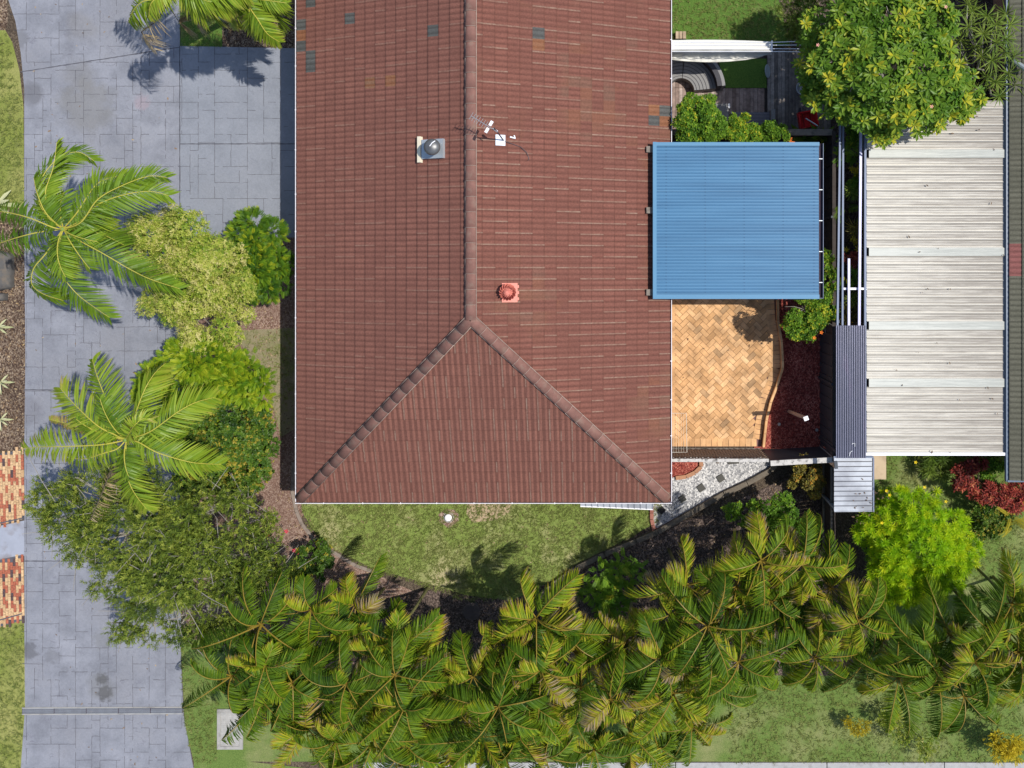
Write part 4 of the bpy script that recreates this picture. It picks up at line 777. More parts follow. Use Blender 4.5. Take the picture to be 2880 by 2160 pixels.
b = MB(); b.box((XO - 0.03, (YO + 12) / 2, zo - 0.06), (0.10, 12 - YO + 0.1, 0.11)); b.box((XO + 4.5, YO - 0.03, zo - 0.03), (9.1, 0.05, 0.10)); b.build('gutter', simple('deep_teal_gutter', (0.07, 0.11, 0.17), 0.4), t)
b = MB(); q = P(2845, 172, zo); r_ = P(2885, 200, zo + 0.3); b.tube([q + Vector((0, 0, 0.1)), r_ + Vector((0, 0, 0.1))], 0.07, 10); b.build('downpipe', M['steel'], t)

# ------------------------------------------------------------------ ground fittings
t = empty('drain_channel', P(288, 1999, 0), 'steel grated drain running across the lower driveway', 'drain')
b = MB(); b.beam(P(62, 1991, 0.034), P(514, 1989, 0.034), 0.03, 0.02); b.beam(P(62, 2009, 0.034), P(514, 2007, 0.034), 0.03, 0.02); b.build('frame', M['concrete'], t)
b = MB(); b.beam(P(62, 2000, 0.028), P(514, 1998, 0.028), 0.17, 0.008); b.build('channel', M['gutter_in'], t)
for k in range(5):
    b = MB(); xs_, xe_ = 63 + 90.2 * k, 63 + 90.2 * (k + 1) - 2
    for s_ in (-1, 0, 1): b.beam(P(xs_, 2000 + 6 * s_ - 0.4, 0.045), P(xe_, 2000 + 6 * s_ - 0.8, 0.045), 0.016, 0.01)
    for j in range(28): x = xs_ + (xe_ - xs_) * (j + .5) / 28; b.beam(P(x, 1993, 0.042), P(x, 2006.5, 0.042), 0.014, 0.01)
    b.build('grate', M['grate'], t)
t = empty('access_pit', P(649, 2052, 0), 'rectangular concrete framed pit with light checker lid in the verge', 'pit cover')
b = MB(); o_, i_ = [(613, 1992), (685, 1992), (685, 2105), (613, 2105)], [(622, 2001), (676, 2001), (676, 2096), (622, 2096)]
for k in range(4): k2 = (k + 1) % 4; b.prism(pp([o_[k], o_[k2], i_[k2], i_[k]]), 0, 0.07)
b.build('frame', M['concrete'], t)
b = MB(); b.prism(pp(i_), 0.01, 0.05); a_ = P(622, 2001); c_ = P(676, 2096)
for i in range(9):
    for j in range(16): b.box((a_.x + (c_.x - a_.x) * (i + .5) / 9, a_.y + (c_.y - a_.y) * (j + .5) / 16, 0.053), (0.04, 0.03, 0.006), R(45 if (i + j) % 2 else -45))
b.build('lid', M['pit_lid'], t)
q = P(1262, 1454, 0); t = empty('drain_riser', q, 'round white pipe cap in a dirt ring just below the front gutter', 'pipe cap')
b = MB(); b.lathe(q, [(0.165, 0.0), (0.165, 0.03), (0.14, 0.04), (0.13, 0.02), (0.13, 0.0)], 24); b.build('collar', M['concrete'], t, False); b = MB(); b.lathe(q, [(0.11, 0), (0.11, 0.10), (0.10, 0.115), (0.02, 0.12)], 24); b.build('cap', M['white'], t, True)
b = MB(); pts = [P(1262 + random.uniform(24, 33) * math.cos(a), 1456 + random.uniform(22, 30) * math.sin(a)) for a in np.linspace(0, 6.28, 19)[:-1]]; b.add([(p.x, p.y, Z3 + 0.003) for p in pts], [tuple(range(17, -1, -1))]); b.build('dirt_ring', M['mulch_pink'], t)
for px_, py_, sx, sy, lb in ((12, 762, 60, 108, 'large flat dark boulder in the left mulch bed'), (8, 835, 32, 22, 'small dark rock just below the large boulder')):
    b = MB(); vs = []; nn = 18; c = P(px_, py_, 0); kx = 0.011
    for r_, z_ in ((1.0, 0), (0.97, 0.15), (0.9, 0.24), (0.5, 0.28), (0.05, 0.29)):
        for k in range(nn):
            a_ = 2 * math.pi * k / nn; sq = 1 / max(abs(math.cos(a_)), abs(math.sin(a_))) ** 0.75; j = 1 + 0.05 * math.sin(k * 2.3 + r_ * 3)
            vs.append((c.x + sx * 0.5 * kx * r_ * math.cos(a_) * sq * j, c.y + sy * 0.5 * kx * r_ * math.sin(a_) * sq * j, z_))
    b.add(vs, [(i * nn + k, i * nn + (k + 1) % nn, (i + 1) * nn + (k + 1) % nn, (i + 1) * nn + k) for i in range(4) for k in range(nn)]); b.f.append(tuple(range(4 * nn, 5 * nn))); b.m.append(0)
    tagp(b.build('boulder', M['rock'], None, True), lb, 'rock')
b = MB()
for k in range(4): b.beam(P(2565, 1430 + 2.2 * k, 0.1 + 0.02 * k), P(2640, 1437 + 2.2 * k, 0.1 + 0.02 * k), 0.03, 0.03)
tagp(b.build('metal_lengths', M['darkmetal']), 'bundle of thin dark metal lengths on the grass right of the lime bush', 'metal bars')
q = P(1333, 1705, 0); t = empty('birdbath', q, 'shallow dark grey birdbath bowl in the dark shade behind the palms', 'birdbath')
b = MB(); b.lathe(q, [(0.18, 0), (0.09, 0.08), (0.07, 0.3), (0.12, 0.36)], 20); b.build('pedestal', M['rock'], t, True); b = MB(); b.lathe(q, [(0.10, 0.35), (0.26, 0.42), (0.27, 0.45), (0.24, 0.45), (0.12, 0.40), (0.02, 0.39)], 28); b.build('bowl', simple('mossy_stone', (0.075, 0.06, 0.055), 0.9), t, True)


# ------------------------------------------------------------------ vegetation builders
def leaf_tpl(L, wd, segs=((0, .12), (.3, .8), (.65, 1), (1, .06)), fold=0.25, droop=0.15, mirror=True):
    V = []; Fq = []; T = []
    for t, w_ in segs:
        z = -droop * L * t * t
        for s_ in (-1, 0, 1): V.append((L * t, s_ * wd / 2 * w_, z + fold * wd * 0.5 * w_ * abs(s_))); T.append(0.0)
    for i in range(len(segs) - 1):
        for k in (0, 1): a = i * 3 + k; Fq.append((a, a + 3, a + 4, a + 1))
    return np.array(V, float), np.array(Fq, int), np.array(T, float)
def thin_tpl(L, wd, droop=0.1):                         # two crossed-free quads, cheap
    V = [(0, -wd * .15, 0), (0, wd * .15, 0), (L * .5, wd / 2, -droop * L * .25), (L * .5, -wd / 2, -droop * L * .25), (L, wd * .06, -droop * L), (L, -wd * .06, -droop * L)]
    return np.array(V, float), np.array([(0, 3, 2, 1), (3, 5, 4, 2)], int), np.zeros(6)
def join(tpls):
    V = []; Fq = []; T = []; b_ = 0
    for v, f, t in tpls: V.append(v); Fq.append(f + b_); T.append(t); b_ += len(v)
    return np.concatenate(V), np.concatenate(Fq), np.concatenate(T)
def tf_tpl(tp_, M3, off=(0, 0, 0), s=1.0, t=0.0): return tp_[0] @ np.array(M3).T * s + np.array(off), tp_[1], tp_[2] + t
def rosette(leaf, n, el0, el1, tv=0.25, rr=0.0, sv=0.15):
    out = []
    for k in range(n):
        az = 2 * math.pi * (k * 0.381966) + random.uniform(-.15, .15); el = el0 + (el1 - el0) * ((k + .5) / n); Mx = Matrix.Rotation(az, 3, 'Z') @ Matrix.Rotation(-el, 3, 'Y')
        out.append(tf_tpl(leaf, Mx, (rr * math.cos(az), rr * math.sin(az), 0.02 * k / n), random.uniform(1 - sv, 1 + sv), random.uniform(-tv, tv) + 0.12 * (k / n)))
    return join(out)
def pinnate(L, n, ll, wd, ang=60, tv=0.1):
    out = []; lf = thin_tpl(ll, wd, 0.2)
    for k in range(n):
        t = (k + 1) / n; x = L * t
        for s_ in (-1, 1):
            out.append(tf_tpl(lf, Matrix.Rotation(s_ * R(ang - 20 * t), 3, 'Z'), (x, 0, -0.15 * L * t * t), 1.0 - 0.45 * abs(t - .45), random.uniform(-tv, tv) + 0.15 * t))
    return join(out)
def spray(L, n, ll, wd, tv=0.2, spread=50):             # twig with leaves all round
    out = []; lf = thin_tpl(ll, wd, 0.1)
    for k in range(n):
        t = k / n; a = R(random.uniform(spread * .5, spread)); Mx = Matrix.Rotation(k * 2.4, 3, 'X') @ Matrix.Rotation(-a, 3, 'Y')
        out.append(tf_tpl(lf, Mx, (L * t, 0, 0), random.uniform(.7, 1.15), random.uniform(-tv, tv) + 0.15 * t))
    return join(out)
def tuft(n, L, wd, el=(20, 80)):
    lf = thin_tpl(L, wd, 0.35); return join([tf_tpl(lf, Matrix.Rotation(random.uniform(0, 6.28), 3, 'Z') @ Matrix.Rotation(-R(random.uniform(*el)), 3, 'Y'), (random.uniform(-.02, .02), random.uniform(-.02, .02), 0), random.uniform(.6, 1.2), random.uniform(-.2, .2)) for _ in range(n)])
def bases(nrm, mode, rg):                               # rotation matrices: mode 'up' = template z along nrm; 'out' = template x along nrm
    n = nrm / np.linalg.norm(nrm, axis=1, keepdims=True); r = rg.normal(size=n.shape)
    a = r - n * (r * n).sum(1, keepdims=True); a /= np.linalg.norm(a, axis=1, keepdims=True); c = np.cross(n, a)
    return np.stack([a, c, n], 2) if mode == 'up' else np.stack([n, a, c], 2)
def flat_bases(nrm, rg, jit=0.5):                       # x along nrm, z kept near world up (sprays lying in layers)
    n = nrm / np.linalg.norm(nrm, axis=1, keepdims=True); upv = np.array([0, 0, 1.0]) + rg.normal(size=n.shape) * jit * 0.6
    c = np.cross(upv, n); c /= np.linalg.norm(c, axis=1, keepdims=True) + 1e-9; z = np.cross(n, c); return np.stack([n, c, z], 2)
def cloud(name, tpls, pos, mats3, scale, tint, mat, parent):
    Vs = []; Fs = []; Ts = []; b_ = 0; which = rng.integers(0, len(tpls), len(pos))
    for k, (v, f, t) in enumerate(tpls):
        ix = np.nonzero(which == k)[0]
        if not len(ix): continue
        VV = np.einsum('nij,kj->nki', mats3[ix], v) * scale[ix][:, None, None] + pos[ix][:, None, :]
        FF = f[None] + (np.arange(len(ix)) * len(v))[:, None, None] + b_
        TT = np.clip(t[None] + tint[ix][:, None], 0, 1); Vs.append(VV.reshape(-1, 3)); Fs.append(FF.reshape(-1, 4)); Ts.append(TT.ravel()); b_ += len(ix) * len(v)
    return np_mesh(name, np.concatenate(Vs), np.concatenate(Fs), np.concatenate(Ts), mat, parent)
def lobe_points(lobes, n, rg, low=-0.15, depth=0.35, rough=0.16):
    C = np.array([l[0] for l in lobes]); Rr = np.array([l[1] for l in lobes]); Sz = np.array([l[2] for l in lobes]); wts = Rr ** 2 / (Rr ** 2).sum()
    ix = rg.choice(len(lobes), n, p=wts); z = rg.uniform(low, 1, n); a = rg.uniform(0, 2 * np.pi, n); q = np.sqrt(1 - z * z); D = np.stack([q * np.cos(a), q * np.sin(a), z], 1)
    f = 1 - depth * rg.random(n) ** 2 + rough * np.sin(D[:, 0] * 7 + ix) * np.cos(D[:, 1] * 6 + 2 * ix) + rough * 0.5 * np.sin(D[:, 2] * 11 + D[:, 0] * 9 + ix)
    S = np.stack([Rr[ix], Rr[ix], Rr[ix] * Sz[ix]], 1); Pn = C[ix] + D * S * f[:, None]
    keep = np.ones(n, bool)
    for k in range(len(lobes)):
        dd = (Pn - C[k]) / np.array([Rr[k], Rr[k], Rr[k] * Sz[k]]); keep &= ~(((dd ** 2).sum(1) < 0.35) & (ix != k))
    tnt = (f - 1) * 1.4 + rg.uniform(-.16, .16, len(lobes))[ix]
    return Pn[keep], D[keep], tnt[keep]
def lobes_px(lst):                                      # (px, py, radius px, centre height, squash)
    out = []
    for px, py, r, z, sq in lst: c = P(px, py, z); out.append((np.array(c), r * (H - z) / F, sq))
    return out
def branches(b, base, lobes, r0, sub=5, mi=0, rg=random):
    base = Vector(base)
    for c, r, sq in lobes:
        c = Vector(c); mid = base.lerp(c, 0.55) + Vector((rg.uniform(-.1, .1), rg.uniform(-.1, .1), 0.12 * (c - base).length)); end = c
        b.tube([base, base.lerp(mid, .5) + Vector((0, 0, .05)), mid, end], [r0, r0 * .8, r0 * .55, r0 * .3], 6, mi)
        for k in range(sub):
            a = rg.uniform(0, 6.28); el = rg.uniform(0.1, 1.1); t = c + Vector((math.cos(a) * math.cos(el) * r, math.sin(a) * math.cos(el) * r, math.sin(el) * r * sq)) * 0.88
            s0 = mid.lerp(end, rg.uniform(0.2, 1)); b.tube([s0, s0.lerp(t, .5) + Vector((rg.uniform(-.08, .08), rg.uniform(-.08, .08), .04)), t], [r0 * .3, r0 * .2, r0 * .08], 5, mi)
def shrub(name, label, cat, lst, tpls, n, mat, base=None, mode='up', upb=0.5, sc_=1.0, t0=0.5, tv=0.18, r0=0.03, sub=5, low=-0.15, depth=0.35, bark='bark_brown', group=None, jit=0.5, seed=None, extra=None, rough=0.16, foliage='foliage', clump=8):
    rg = np.random.default_rng(seed if seed is not None else abs(hash(label)) % 1000 if False else len(label) * 7 + n)
    L = lobes_px(lst); bx = base or (lst[0][0], lst[0][1]); cx = sum(l[0][0] * l[1] for l in L) / sum(l[1] for l in L); cy = sum(l[0][1] * l[1] for l in L) / sum(l[1] for l in L)
    q = P(*base) if base else Vector((cx, cy, 0)); t = empty(name, q, label, cat, group)
    if clump:
        L2 = []
        for c_, r_, q_ in L:
            for _ in range(clump):
                z_ = rg.uniform(-.1, .95); a_ = rg.uniform(0, 6.283); k_ = math.sqrt(1 - z_ * z_); rr_ = r_ * rg.uniform(.26, .5)
                L2.append((c_ + np.array([math.cos(a_) * k_, math.sin(a_) * k_, z_ * q_]) * (r_ - rr_ * .6), rr_, .85))
        Pn, D, tn = lobe_points(L2, n, rg, low, depth, rough * .6)
    else: Pn, D, tn = lobe_points(L, n, rg, low, depth, rough)
    Pn[:, 2] = np.maximum(Pn[:, 2], 0.06); nr = D + np.array([0, 0, upb]) + rg.normal(size=D.shape) * jit * 0.6
    B = bases(nr, 'up', rg) if mode == 'up' else (flat_bases(nr * np.array([1, 1, .45]), rg, jit) if mode == 'flat' else bases(nr, 'out', rg))
    cl = np.sin(Pn[:, 0] * 3.1 + 1) * np.sin(Pn[:, 1] * 2.7) * 0.10
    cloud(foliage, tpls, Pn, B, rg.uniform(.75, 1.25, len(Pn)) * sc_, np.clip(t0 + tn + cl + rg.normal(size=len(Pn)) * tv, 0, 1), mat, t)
    b = MB(); random.seed(n); branches(b, q, L, r0, sub); b.build('branches', M[bark], t)
    if extra: extra(t, Pn, D, rg, L)
    return t

# ---- palm fronds -------------------------------------------------------------------------------------------------------
def frond(acc, pts, ll=0.42, nl=46, vang=-10, twist=0.0, tint=0.4, tipy=0.35, wd=0.034, start=0.14, droop=0.5, rg=random, dead=False, fall=0.0):
    """pts: rachis polyline (Vectors). Leaflets along it; acc = dict of lists"""
    pts = [Vector(p) for p in pts]; n = 26; L = [0]
    for i in range(len(pts) - 1): L.append(L[-1] + (pts[i + 1] - pts[i]).length)
    tot = L[-1]
    def at(s):
        s = s * tot; i = 0
        while i < len(L) - 2 and L[i + 1] < s: i += 1
        t = (s - L[i]) / max(1e-6, L[i + 1] - L[i]); p0 = pts[max(0, i - 1)]; p1 = pts[i]; p2 = pts[i + 1]; p3 = pts[min(len(pts) - 1, i + 2)]
        return 0.5 * ((2 * p1) + (p2 - p0) * t + (2 * p0 - 5 * p1 + 4 * p2 - p3) * t * t + (3 * p1 - p0 - 3 * p2 + p3) * t ** 3)
    cen = [at(k / n) for k in range(n + 1)]
    acc['r'].tube(cen, [0.015 * (1 - 0.8 * k / n) + 0.003 for k in range(n + 1)], 5, 0, 0.5, False)
    V, Fq, T = acc['v'], acc['f'], acc['t']
    for k in range(nl):
        s = start + (1 - start) * (k + 0.5) / nl; p = at(s); d = (at(min(1, s + .02)) - at(max(0, s - .02))).normalized()
        side = d.cross(Vector((0, 0, 1)))
        if side.length < 1e-3: side = Vector((1, 0, 0))
        side.normalize(); up = side.cross(d).normalized(); tw = R(twist) * s; sd = side * math.cos(tw) + up * math.sin(tw); up2 = up * math.cos(tw) - side * math.sin(tw)
        u = (s - start) / (1 - start); prof = (0.45 + 0.55 * math.sin(math.pi * min(1, (u + .12) / 0.75) * .5)) * (1 - 0.62 * max(0, (u - .55) / .45) ** 1.4)
        fw = 0.35 + 0.95 * u ** 1.3
        for sgn in (-1, 1):
            if rg.random() < fall: continue
            va = R(vang + rg.uniform(-13, 13)); ln = ll * prof * rg.uniform(.88, 1.08)
            dr = (sd * sgn * math.cos(va) + up2 * math.sin(va)) * 1.0 + d * (fw + rg.uniform(-.08, .08)); dr.normalize()
            nrm = dr.cross(d).normalized() * sgn; wv = dr.cross(nrm).normalized(); wv = (wv + nrm * rg.uniform(-1.0, 1.0)).normalized(); b_ = len(V); tt = tint + rg.uniform(-.17, .17)
            dd = droop * rg.uniform(.5, 1.5)
            for q, (t_, w_) in enumerate(((0, .35), (.35, 1), (.72, .75), (1, .06))):
                c = p + dr * (ln * t_) + Vector((0, 0, -dd * ln * t_ * t_)); ww = wv * (wd / 2 * w_)
                V.append(c - ww); V.append(c + ww); ty = tt + (0.1 * t_) + tipy * max(0, t_ - .55) * 2 * (0.4 + 0.6 * u) * (rg.random() * .6 + .4) + 0.10 * u; T += [ty, ty]
            Fq += [(b_, b_ + 2, b_ + 3, b_ + 1), (b_ + 2, b_ + 4, b_ + 5, b_ + 3), (b_ + 4, b_ + 6, b_ + 7, b_ + 5)]
def new_acc(): return {'v': [], 'f': [], 't': [], 'r': MB()}
def finish(acc, name, lmat, rmat, parent):
    v = np.array([tuple(x) for x in acc['v']]); f = np.array(acc['f']); t = np.clip(np.array(acc['t']), 0, 1)
    r = acc['r']; rv = np.array(r.v); rf_ = np.array([x for x in r.f if len(x) == 4]) + len(v)
    return np_mesh(name, np.concatenate([v, rv]), np.concatenate([f, rf_]), np.concatenate([t, np.full(len(rv), .5)]), [lmat, rmat], parent, False, np.concatenate([np.zeros(len(f)), np.ones(len(rf_))]))
def auto_pts(base, az, L, el0, bend, curl=0.0, n=7):
    p = Vector(base); out = [p.copy()]; st = L / n
    for k in range(n):
        s = (k + .5) / n; el = R(el0) - R(bend) * s ** 1.25; a = az + R(curl) * s; p = p + Vector((math.cos(a) * math.cos(el), math.sin(a) * math.cos(el), math.sin(el))) * st; out.append(p.copy())
    return out
def hero_palm(label, cpx, cpy, zc, base_px, fr, extra=6, ll=0.62, lm='palm', dead=(), fl=2.1, trunk_r=0.09, name='palm_tree', seed=3, group=None, dt=0.0):
    random.seed(seed); bp = P(*base_px, 0); c = P(cpx, cpy, zc); t = empty(name, bp, label, 'palm', group)
    b = MB(); mid = bp.lerp(c, .5) + Vector((0, 0, 0)); b.tube([bp, bp.lerp(c, .25), mid, bp.lerp(c, .75), c - Vector((0, 0, .15))], [trunk_r * 1.35, trunk_r, trunk_r * .9, trunk_r * .85, trunk_r], 12)
    tr = b.build('trunk', M['palmtrunk'], t, True)
    b = MB(); b.tube([c - Vector((0, 0, .7)), c - Vector((0, 0, .3)), c + Vector((0, 0, .12))], [trunk_r * 1.0, trunk_r * 1.25, trunk_r * .5], 12); b.build('crownshaft', simple('green_crownshaft', (0.16, 0.24, 0.05), 0.5), t, True)
    acc = new_acc()
    for f_ in fr:
        pl, z0, z1, kw = f_; n = len(pl); pts = [c + Vector((0, 0, .05))]
        for i, (x, y) in enumerate(pl):
            u = (i + 1) / n; z = zc + z0 * math.sin(math.pi * min(1, u * 1.15) * .8) + z1 * u ** 2; pts.append(P(x, y, z))
        frond(acc, pts, ll=kw.get('ll', ll), nl=kw.get('nl', 64), vang=kw.get('v', -8), twist=kw.get('tw', 0), tint=kw.get('t', .45) + dt, tipy=kw.get('ty', .25), wd=.044, droop=kw.get('d', .35), start=kw.get('st', .1))
    for k in range(extra):
        a = random.uniform(0, 6.28); frond(acc, auto_pts(c, a, fl * random.uniform(.45, .75), random.uniform(20, 70), random.uniform(50, 95), random.uniform(-30, 30)), ll=ll * .8, nl=36, vang=random.uniform(-25, 5), tint=random.uniform(.2, .5), wd=.034)
    finish(acc, 'fronds', M[lm], M['rachis'], t)
    if dead:
        acc = new_acc()
        for pl, z0, z1, kw in dead:
            pts = [c - Vector((0, 0, .1))] + [P(x, y, zc + z0 * ((i + 1) / len(pl)) + z1 * ((i + 1) / len(pl)) ** 2) for i, (x, y) in enumerate(pl)]
            frond(acc, pts, ll=.5, nl=40, vang=-30, tint=.5, tipy=.5, wd=.022, start=kw.get('st', .3), droop=.8, fall=.2)
        finish(acc, 'dry_fronds', M['deadfrond'], M['bark_brown'], t)
    return t
hero_palm('tall palm leaning over the driveway beside the grass, upper of the two by the drive', 180, 645, 5.0, (432, 702), [
    ([(120, 585), (112, 520), (138, 470), (178, 437), (222, 428), (264, 452)], .35, -.6, dict(v=-25, d=.5, ll=.55)),
    ([(140, 590), (128, 540), (150, 470), (160, 400)], .5, -.1, dict(v=-30, tw=60, ll=.5, t=.55)),
    ([(215, 600), (268, 522), (312, 500), (365, 492)], .45, -.7, dict(v=-15, ll=.6, t=.5)),
    ([(228, 620), (276, 575), (348, 548), (420, 538), (474, 550)], .5, -.5, dict(v=0, ll=.65, t=.5)),
    ([(228, 625), (276, 560), (348, 520), (420, 495), (470, 500)], .6, -.5, dict(v=-20, ll=.6, t=.42, tw=-30)),
    ([(215, 672), (295, 716), (363, 756), (425, 786), (505, 812)], .5, -.9, dict(v=-12, ll=.6, t=.42)),
    ([(172, 665), (162, 708), (170, 765), (212, 822), (262, 862), (308, 893)], .45, -.9, dict(v=-5, ll=.62, t=.42)),
    ([(130, 712), (95, 755), (90, 800), (124, 828), (178, 845)], .2, -1.0, dict(v=-20, d=.7, ll=.55, t=.36)),
    ([(110, 653), (52, 667), (0, 684), (-40, 700)], .3, -.8, dict(v=-20, d=.6, ll=.55, t=.36)),
    ([(150, 640), (80, 612), (10, 596), (-30, 600)], .5, -.4, dict(v=-20, d=.5, ll=.5, t=.36)),
    ([(130, 600), (105, 545), (95, 500)], .6, -.2, dict(v=-30, ll=.6, t=.42, tw=40)),
    ([(240, 650), (290, 660), (350, 690)], .2, -.9, dict(v=-25, d=.8, ll=.5, t=.25))], extra=7, seed=5, dt=-.16)
hero_palm('bright green palm crown over the driveway, lower of the two by the drive', 357, 1236, 5.4, (520, 1160), [
    ([(322, 1222), (274, 1197), (212, 1140), (168, 1090)], .5, -.4, dict(v=6, ll=.75, t=.62, ty=.15)),
    ([(335, 1190), (310, 1150), (276, 1066), (260, 1012)], .6, -.5, dict(v=-10, ll=.62, t=.45)),
    ([(375, 1180), (405, 1100), (435, 1050), (465, 1022)], .9, -.3, dict(v=-45, ll=.62, t=.55)),
    ([(422, 1214), (498, 1160), (550, 1132), (602, 1118)], .4, -.6, dict(v=-10, ll=.65, t=.5)),
    ([(366, 1215), (380, 1195), (402, 1178), (430, 1178)], .9, .3, dict(v=35, ll=.42, t=.62, ty=.05, nl=40)),
    ([(388, 1243), (443, 1273), (527, 1298), (575, 1304), (622, 1306)], .4, -.8, dict(v=-8, ll=.6, t=.5)),
    ([(354, 1270), (353, 1323), (374, 1380), (412, 1432)], .35, -.8, dict(v=-5, ll=.65, t=.5)),
    ([(320, 1245), (270, 1252), (169, 1256), (110, 1257), (60, 1262)], .4, -.7, dict(v=-5, ll=.62, t=.58, ty=.35)),
    ([(330, 1262), (290, 1275), (240, 1290), (190, 1288)], .3, -.6, dict(v=-15, ll=.55, t=.5)),
    ([(400, 1236), (450, 1235), (510, 1235)], .2, -.7, dict(v=-20, ll=.55, t=.4)),
    ([(280, 1225), (200, 1195), (140, 1180)], -.2, -.4, dict(v=-25, ll=.35, t=.85, ty=.3))], extra=3, seed=9,
    dead=[([(340, 1280), (308, 1335), (290, 1380), (255, 1462)], -.4, -.7, dict(st=.45)), ([(345, 1300), (318, 1345), (300, 1340)], -.6, -1.1, dict(st=.5))])
hero_palm('palm hanging over the top edge with grassy square below and dry frond', 500, -28, 5.0, (640, 55), [
    ([(450, -5), (400, 5), (372, 35), (362, 64)], .5, -.6, dict(v=-20, ll=.5, t=.45, d=.6)), ([(450, -10), (425, 10), (418, 48)], .5, -.2, dict(v=-20, ll=.4, t=.6)),
    ([(560, -10), (610, 0), (660, 22)], .4, -.7, dict(v=-20, ll=.6, t=.55, ty=.4)), ([(540, 10), (580, 30), (605, 55)], .2, -1.0, dict(v=-20, ll=.6, t=.6, ty=.4)),
    ([(560, -30), (640, -30), (700, -10)], .5, -.6, dict(v=-15, ll=.6, t=.5)), ([(480, -80), (470, -140), (450, -190)], .5, -.7, {}), ([(540, -80), (580, -140), (640, -180)], .5, -.7, {}), ([(440, -60), (380, -90), (320, -100)], .5, -.7, {})], extra=4, seed=11,
    dead=[([(470, 15), (440, 58), (405, 85), (400, 95), (435, 138)], -.3, -.7, dict(st=.4)), ([(475, 10), (490, 40), (505, 64)], -.3, -.9, dict(st=.9)), ([(520, 15), (545, 45), (550, 62)], -.5, -.9, dict(st=.4))])
hero_palm('palm with an orange edged frond beside the top left of the tiled roof', 700, -4, 4.0, (760, 60), [
    ([(702, 20), (725, 55), (752, 95), (786, 118)], .4, -.5, dict(v=-25, ll=.5, t=.45, ty=.55)), ([(700, 15), (705, 55), (732, 106)], .4, -.7, dict(v=-15, ll=.5, t=.5, ty=.3)),
    ([(660, 20), (640, 50), (668, 80)], .2, -1.1, dict(v=-20, ll=.45, t=.6, ty=.45)), ([(740, 0), (770, 10), (790, 35)], .3, -.9, dict(v=-20, ll=.5, t=.4, ty=.3)), ([(750, 25), (775, 45), (783, 75)], .1, -1.3, dict(v=-20, ll=.45, t=.35)),
    ([(640, -10), (600, 10), (570, 30)], .4, -.9, dict(v=-20, ll=.5, t=.6, ty=.4)), ([(700, -60), (690, -120), (660, -150)], .5, -.7, {}), ([(750, -50), (790, -100), (800, -140)], .5, -.7, {})], extra=5, ll=.5, fl=1.6, seed=12)

# ---- palm thicket ------------------------------------------------------------------------------------------------------
random.seed(21); crowns = []; NV = 9
for k in range(NV):
    acc = new_acc(); off = [-.12, .1, -.05, 0, .12, -.1, .05, -.15, .08][k]; nf = random.choice([7, 8, 9, 10]); a0 = random.uniform(0, 6)
    for j in range(nf):
        inner = j < 2; az = a0 + j * 2.39996; L = random.uniform(1.1, 1.9) * (0.75 if inner else 1)
        frond(acc, auto_pts((0, 0, 0), az, L, random.uniform(62, 80) if inner else random.uniform(25, 60), random.uniform(60, 100) if inner else random.uniform(75, 125), random.uniform(-45, 45)),
              ll=random.uniform(.38, .50), nl=44, vang=random.uniform(-60, -5), twist=random.uniform(-80, 80), tint=random.uniform(.08, .64) + (.14 if inner else 0) + off, tipy=random.uniform(.2, .85), wd=.033, droop=random.uniform(.2, .7))
    if k % 3 == 0: frond(acc, auto_pts((0, 0, 0), random.uniform(0, 6), 1.3, 82, 25), ll=.22, nl=30, vang=55, tint=.62, tipy=.0, wd=.045, droop=0)
    for _ in range(1 + k % 2):
        frond(acc, auto_pts((0, 0, -.1), random.uniform(0, 6), 1.2, 0, 75), ll=.35, nl=34, vang=-35, tint=.85, tipy=.4, wd=.026, droop=.8)
    crowns.append(finish(acc, 'crown', M['cane_leaf'], M['rachis_orange'], None))
for o in crowns: o.location = (0, 0, -500)
tb = MB(); 
for k in range(1): tb.tube([(0, 0, 0), (0.02, 0.01, .35), (0.0, 0.03, .7), (0, 0, 1.0)], [0.055, 0.045, 0.04, 0.045], 8)
trunk0 = tb.build('trunk', M['cane'], None, True); trunk0.location = (0, 0, -500)
TH = [(620, 1900), (640, 1840), (700, 1770), (820, 1705), (1000, 1690), (1100, 1760), (1190, 1850), (1290, 1905), (1390, 1860), (1430, 1730), (1560, 1705), (1700, 1800), (1800, 1790), (1880, 1720), (1925, 1640), (1990, 1590), (2110, 1560), (2290, 1570), (2370, 1600), (2420, 1700), (2420, 1800), (2520, 1850), (2640, 1780), (2760, 1720), (2860, 1690), (2960, 1690), (2960, 1960), (2810, 1950), (2680, 1960), (2560, 1920), (2440, 1880), (2320, 1880), (2200, 1850), (2090, 1900), (2010, 2010), (1860, 2110), (1500, 2150), (1100, 2120), (860, 2070), (740, 1990), (660, 1940)]
cand = []
random.seed(4)
for _ in range(40000):
    x, y = random.uniform(540, 2960), random.uniform(1450, 2170)
    if inside(x, y, TH) and all((x - a) ** 2 + (y - b_) ** 2 > 88 ** 2 for a, b_ in cand): cand.append((x, y))
cand.sort(key=lambda p: p[0]); nu = len(cand); used = set(); names = []
ordn = ['first', 'second', 'third', 'fourth', 'fifth', 'sixth', 'seventh', 'eighth', 'ninth', 'tenth', 'eleventh', 'twelfth', 'thirteenth', 'fourteenth', 'fifteenth', 'sixteenth', 'seventeenth', 'eighteenth', 'nineteenth', 'twentieth', 'twenty-first', 'twenty-second', 'twenty-third', 'twenty-fourth', 'twenty-fifth', 'twenty-sixth', 'twenty-seventh', 'twenty-eighth', 'twenty-ninth', 'thirtieth', 'thirty-first', 'thirty-second', 'thirty-third', 'thirty-fourth', 'thirty-fifth', 'thirty-sixth', 'thirty-seventh', 'thirty-eighth', 'thirty-ninth', 'fortieth']
rows = {'upper': [], 'middle': [], 'lower': []}
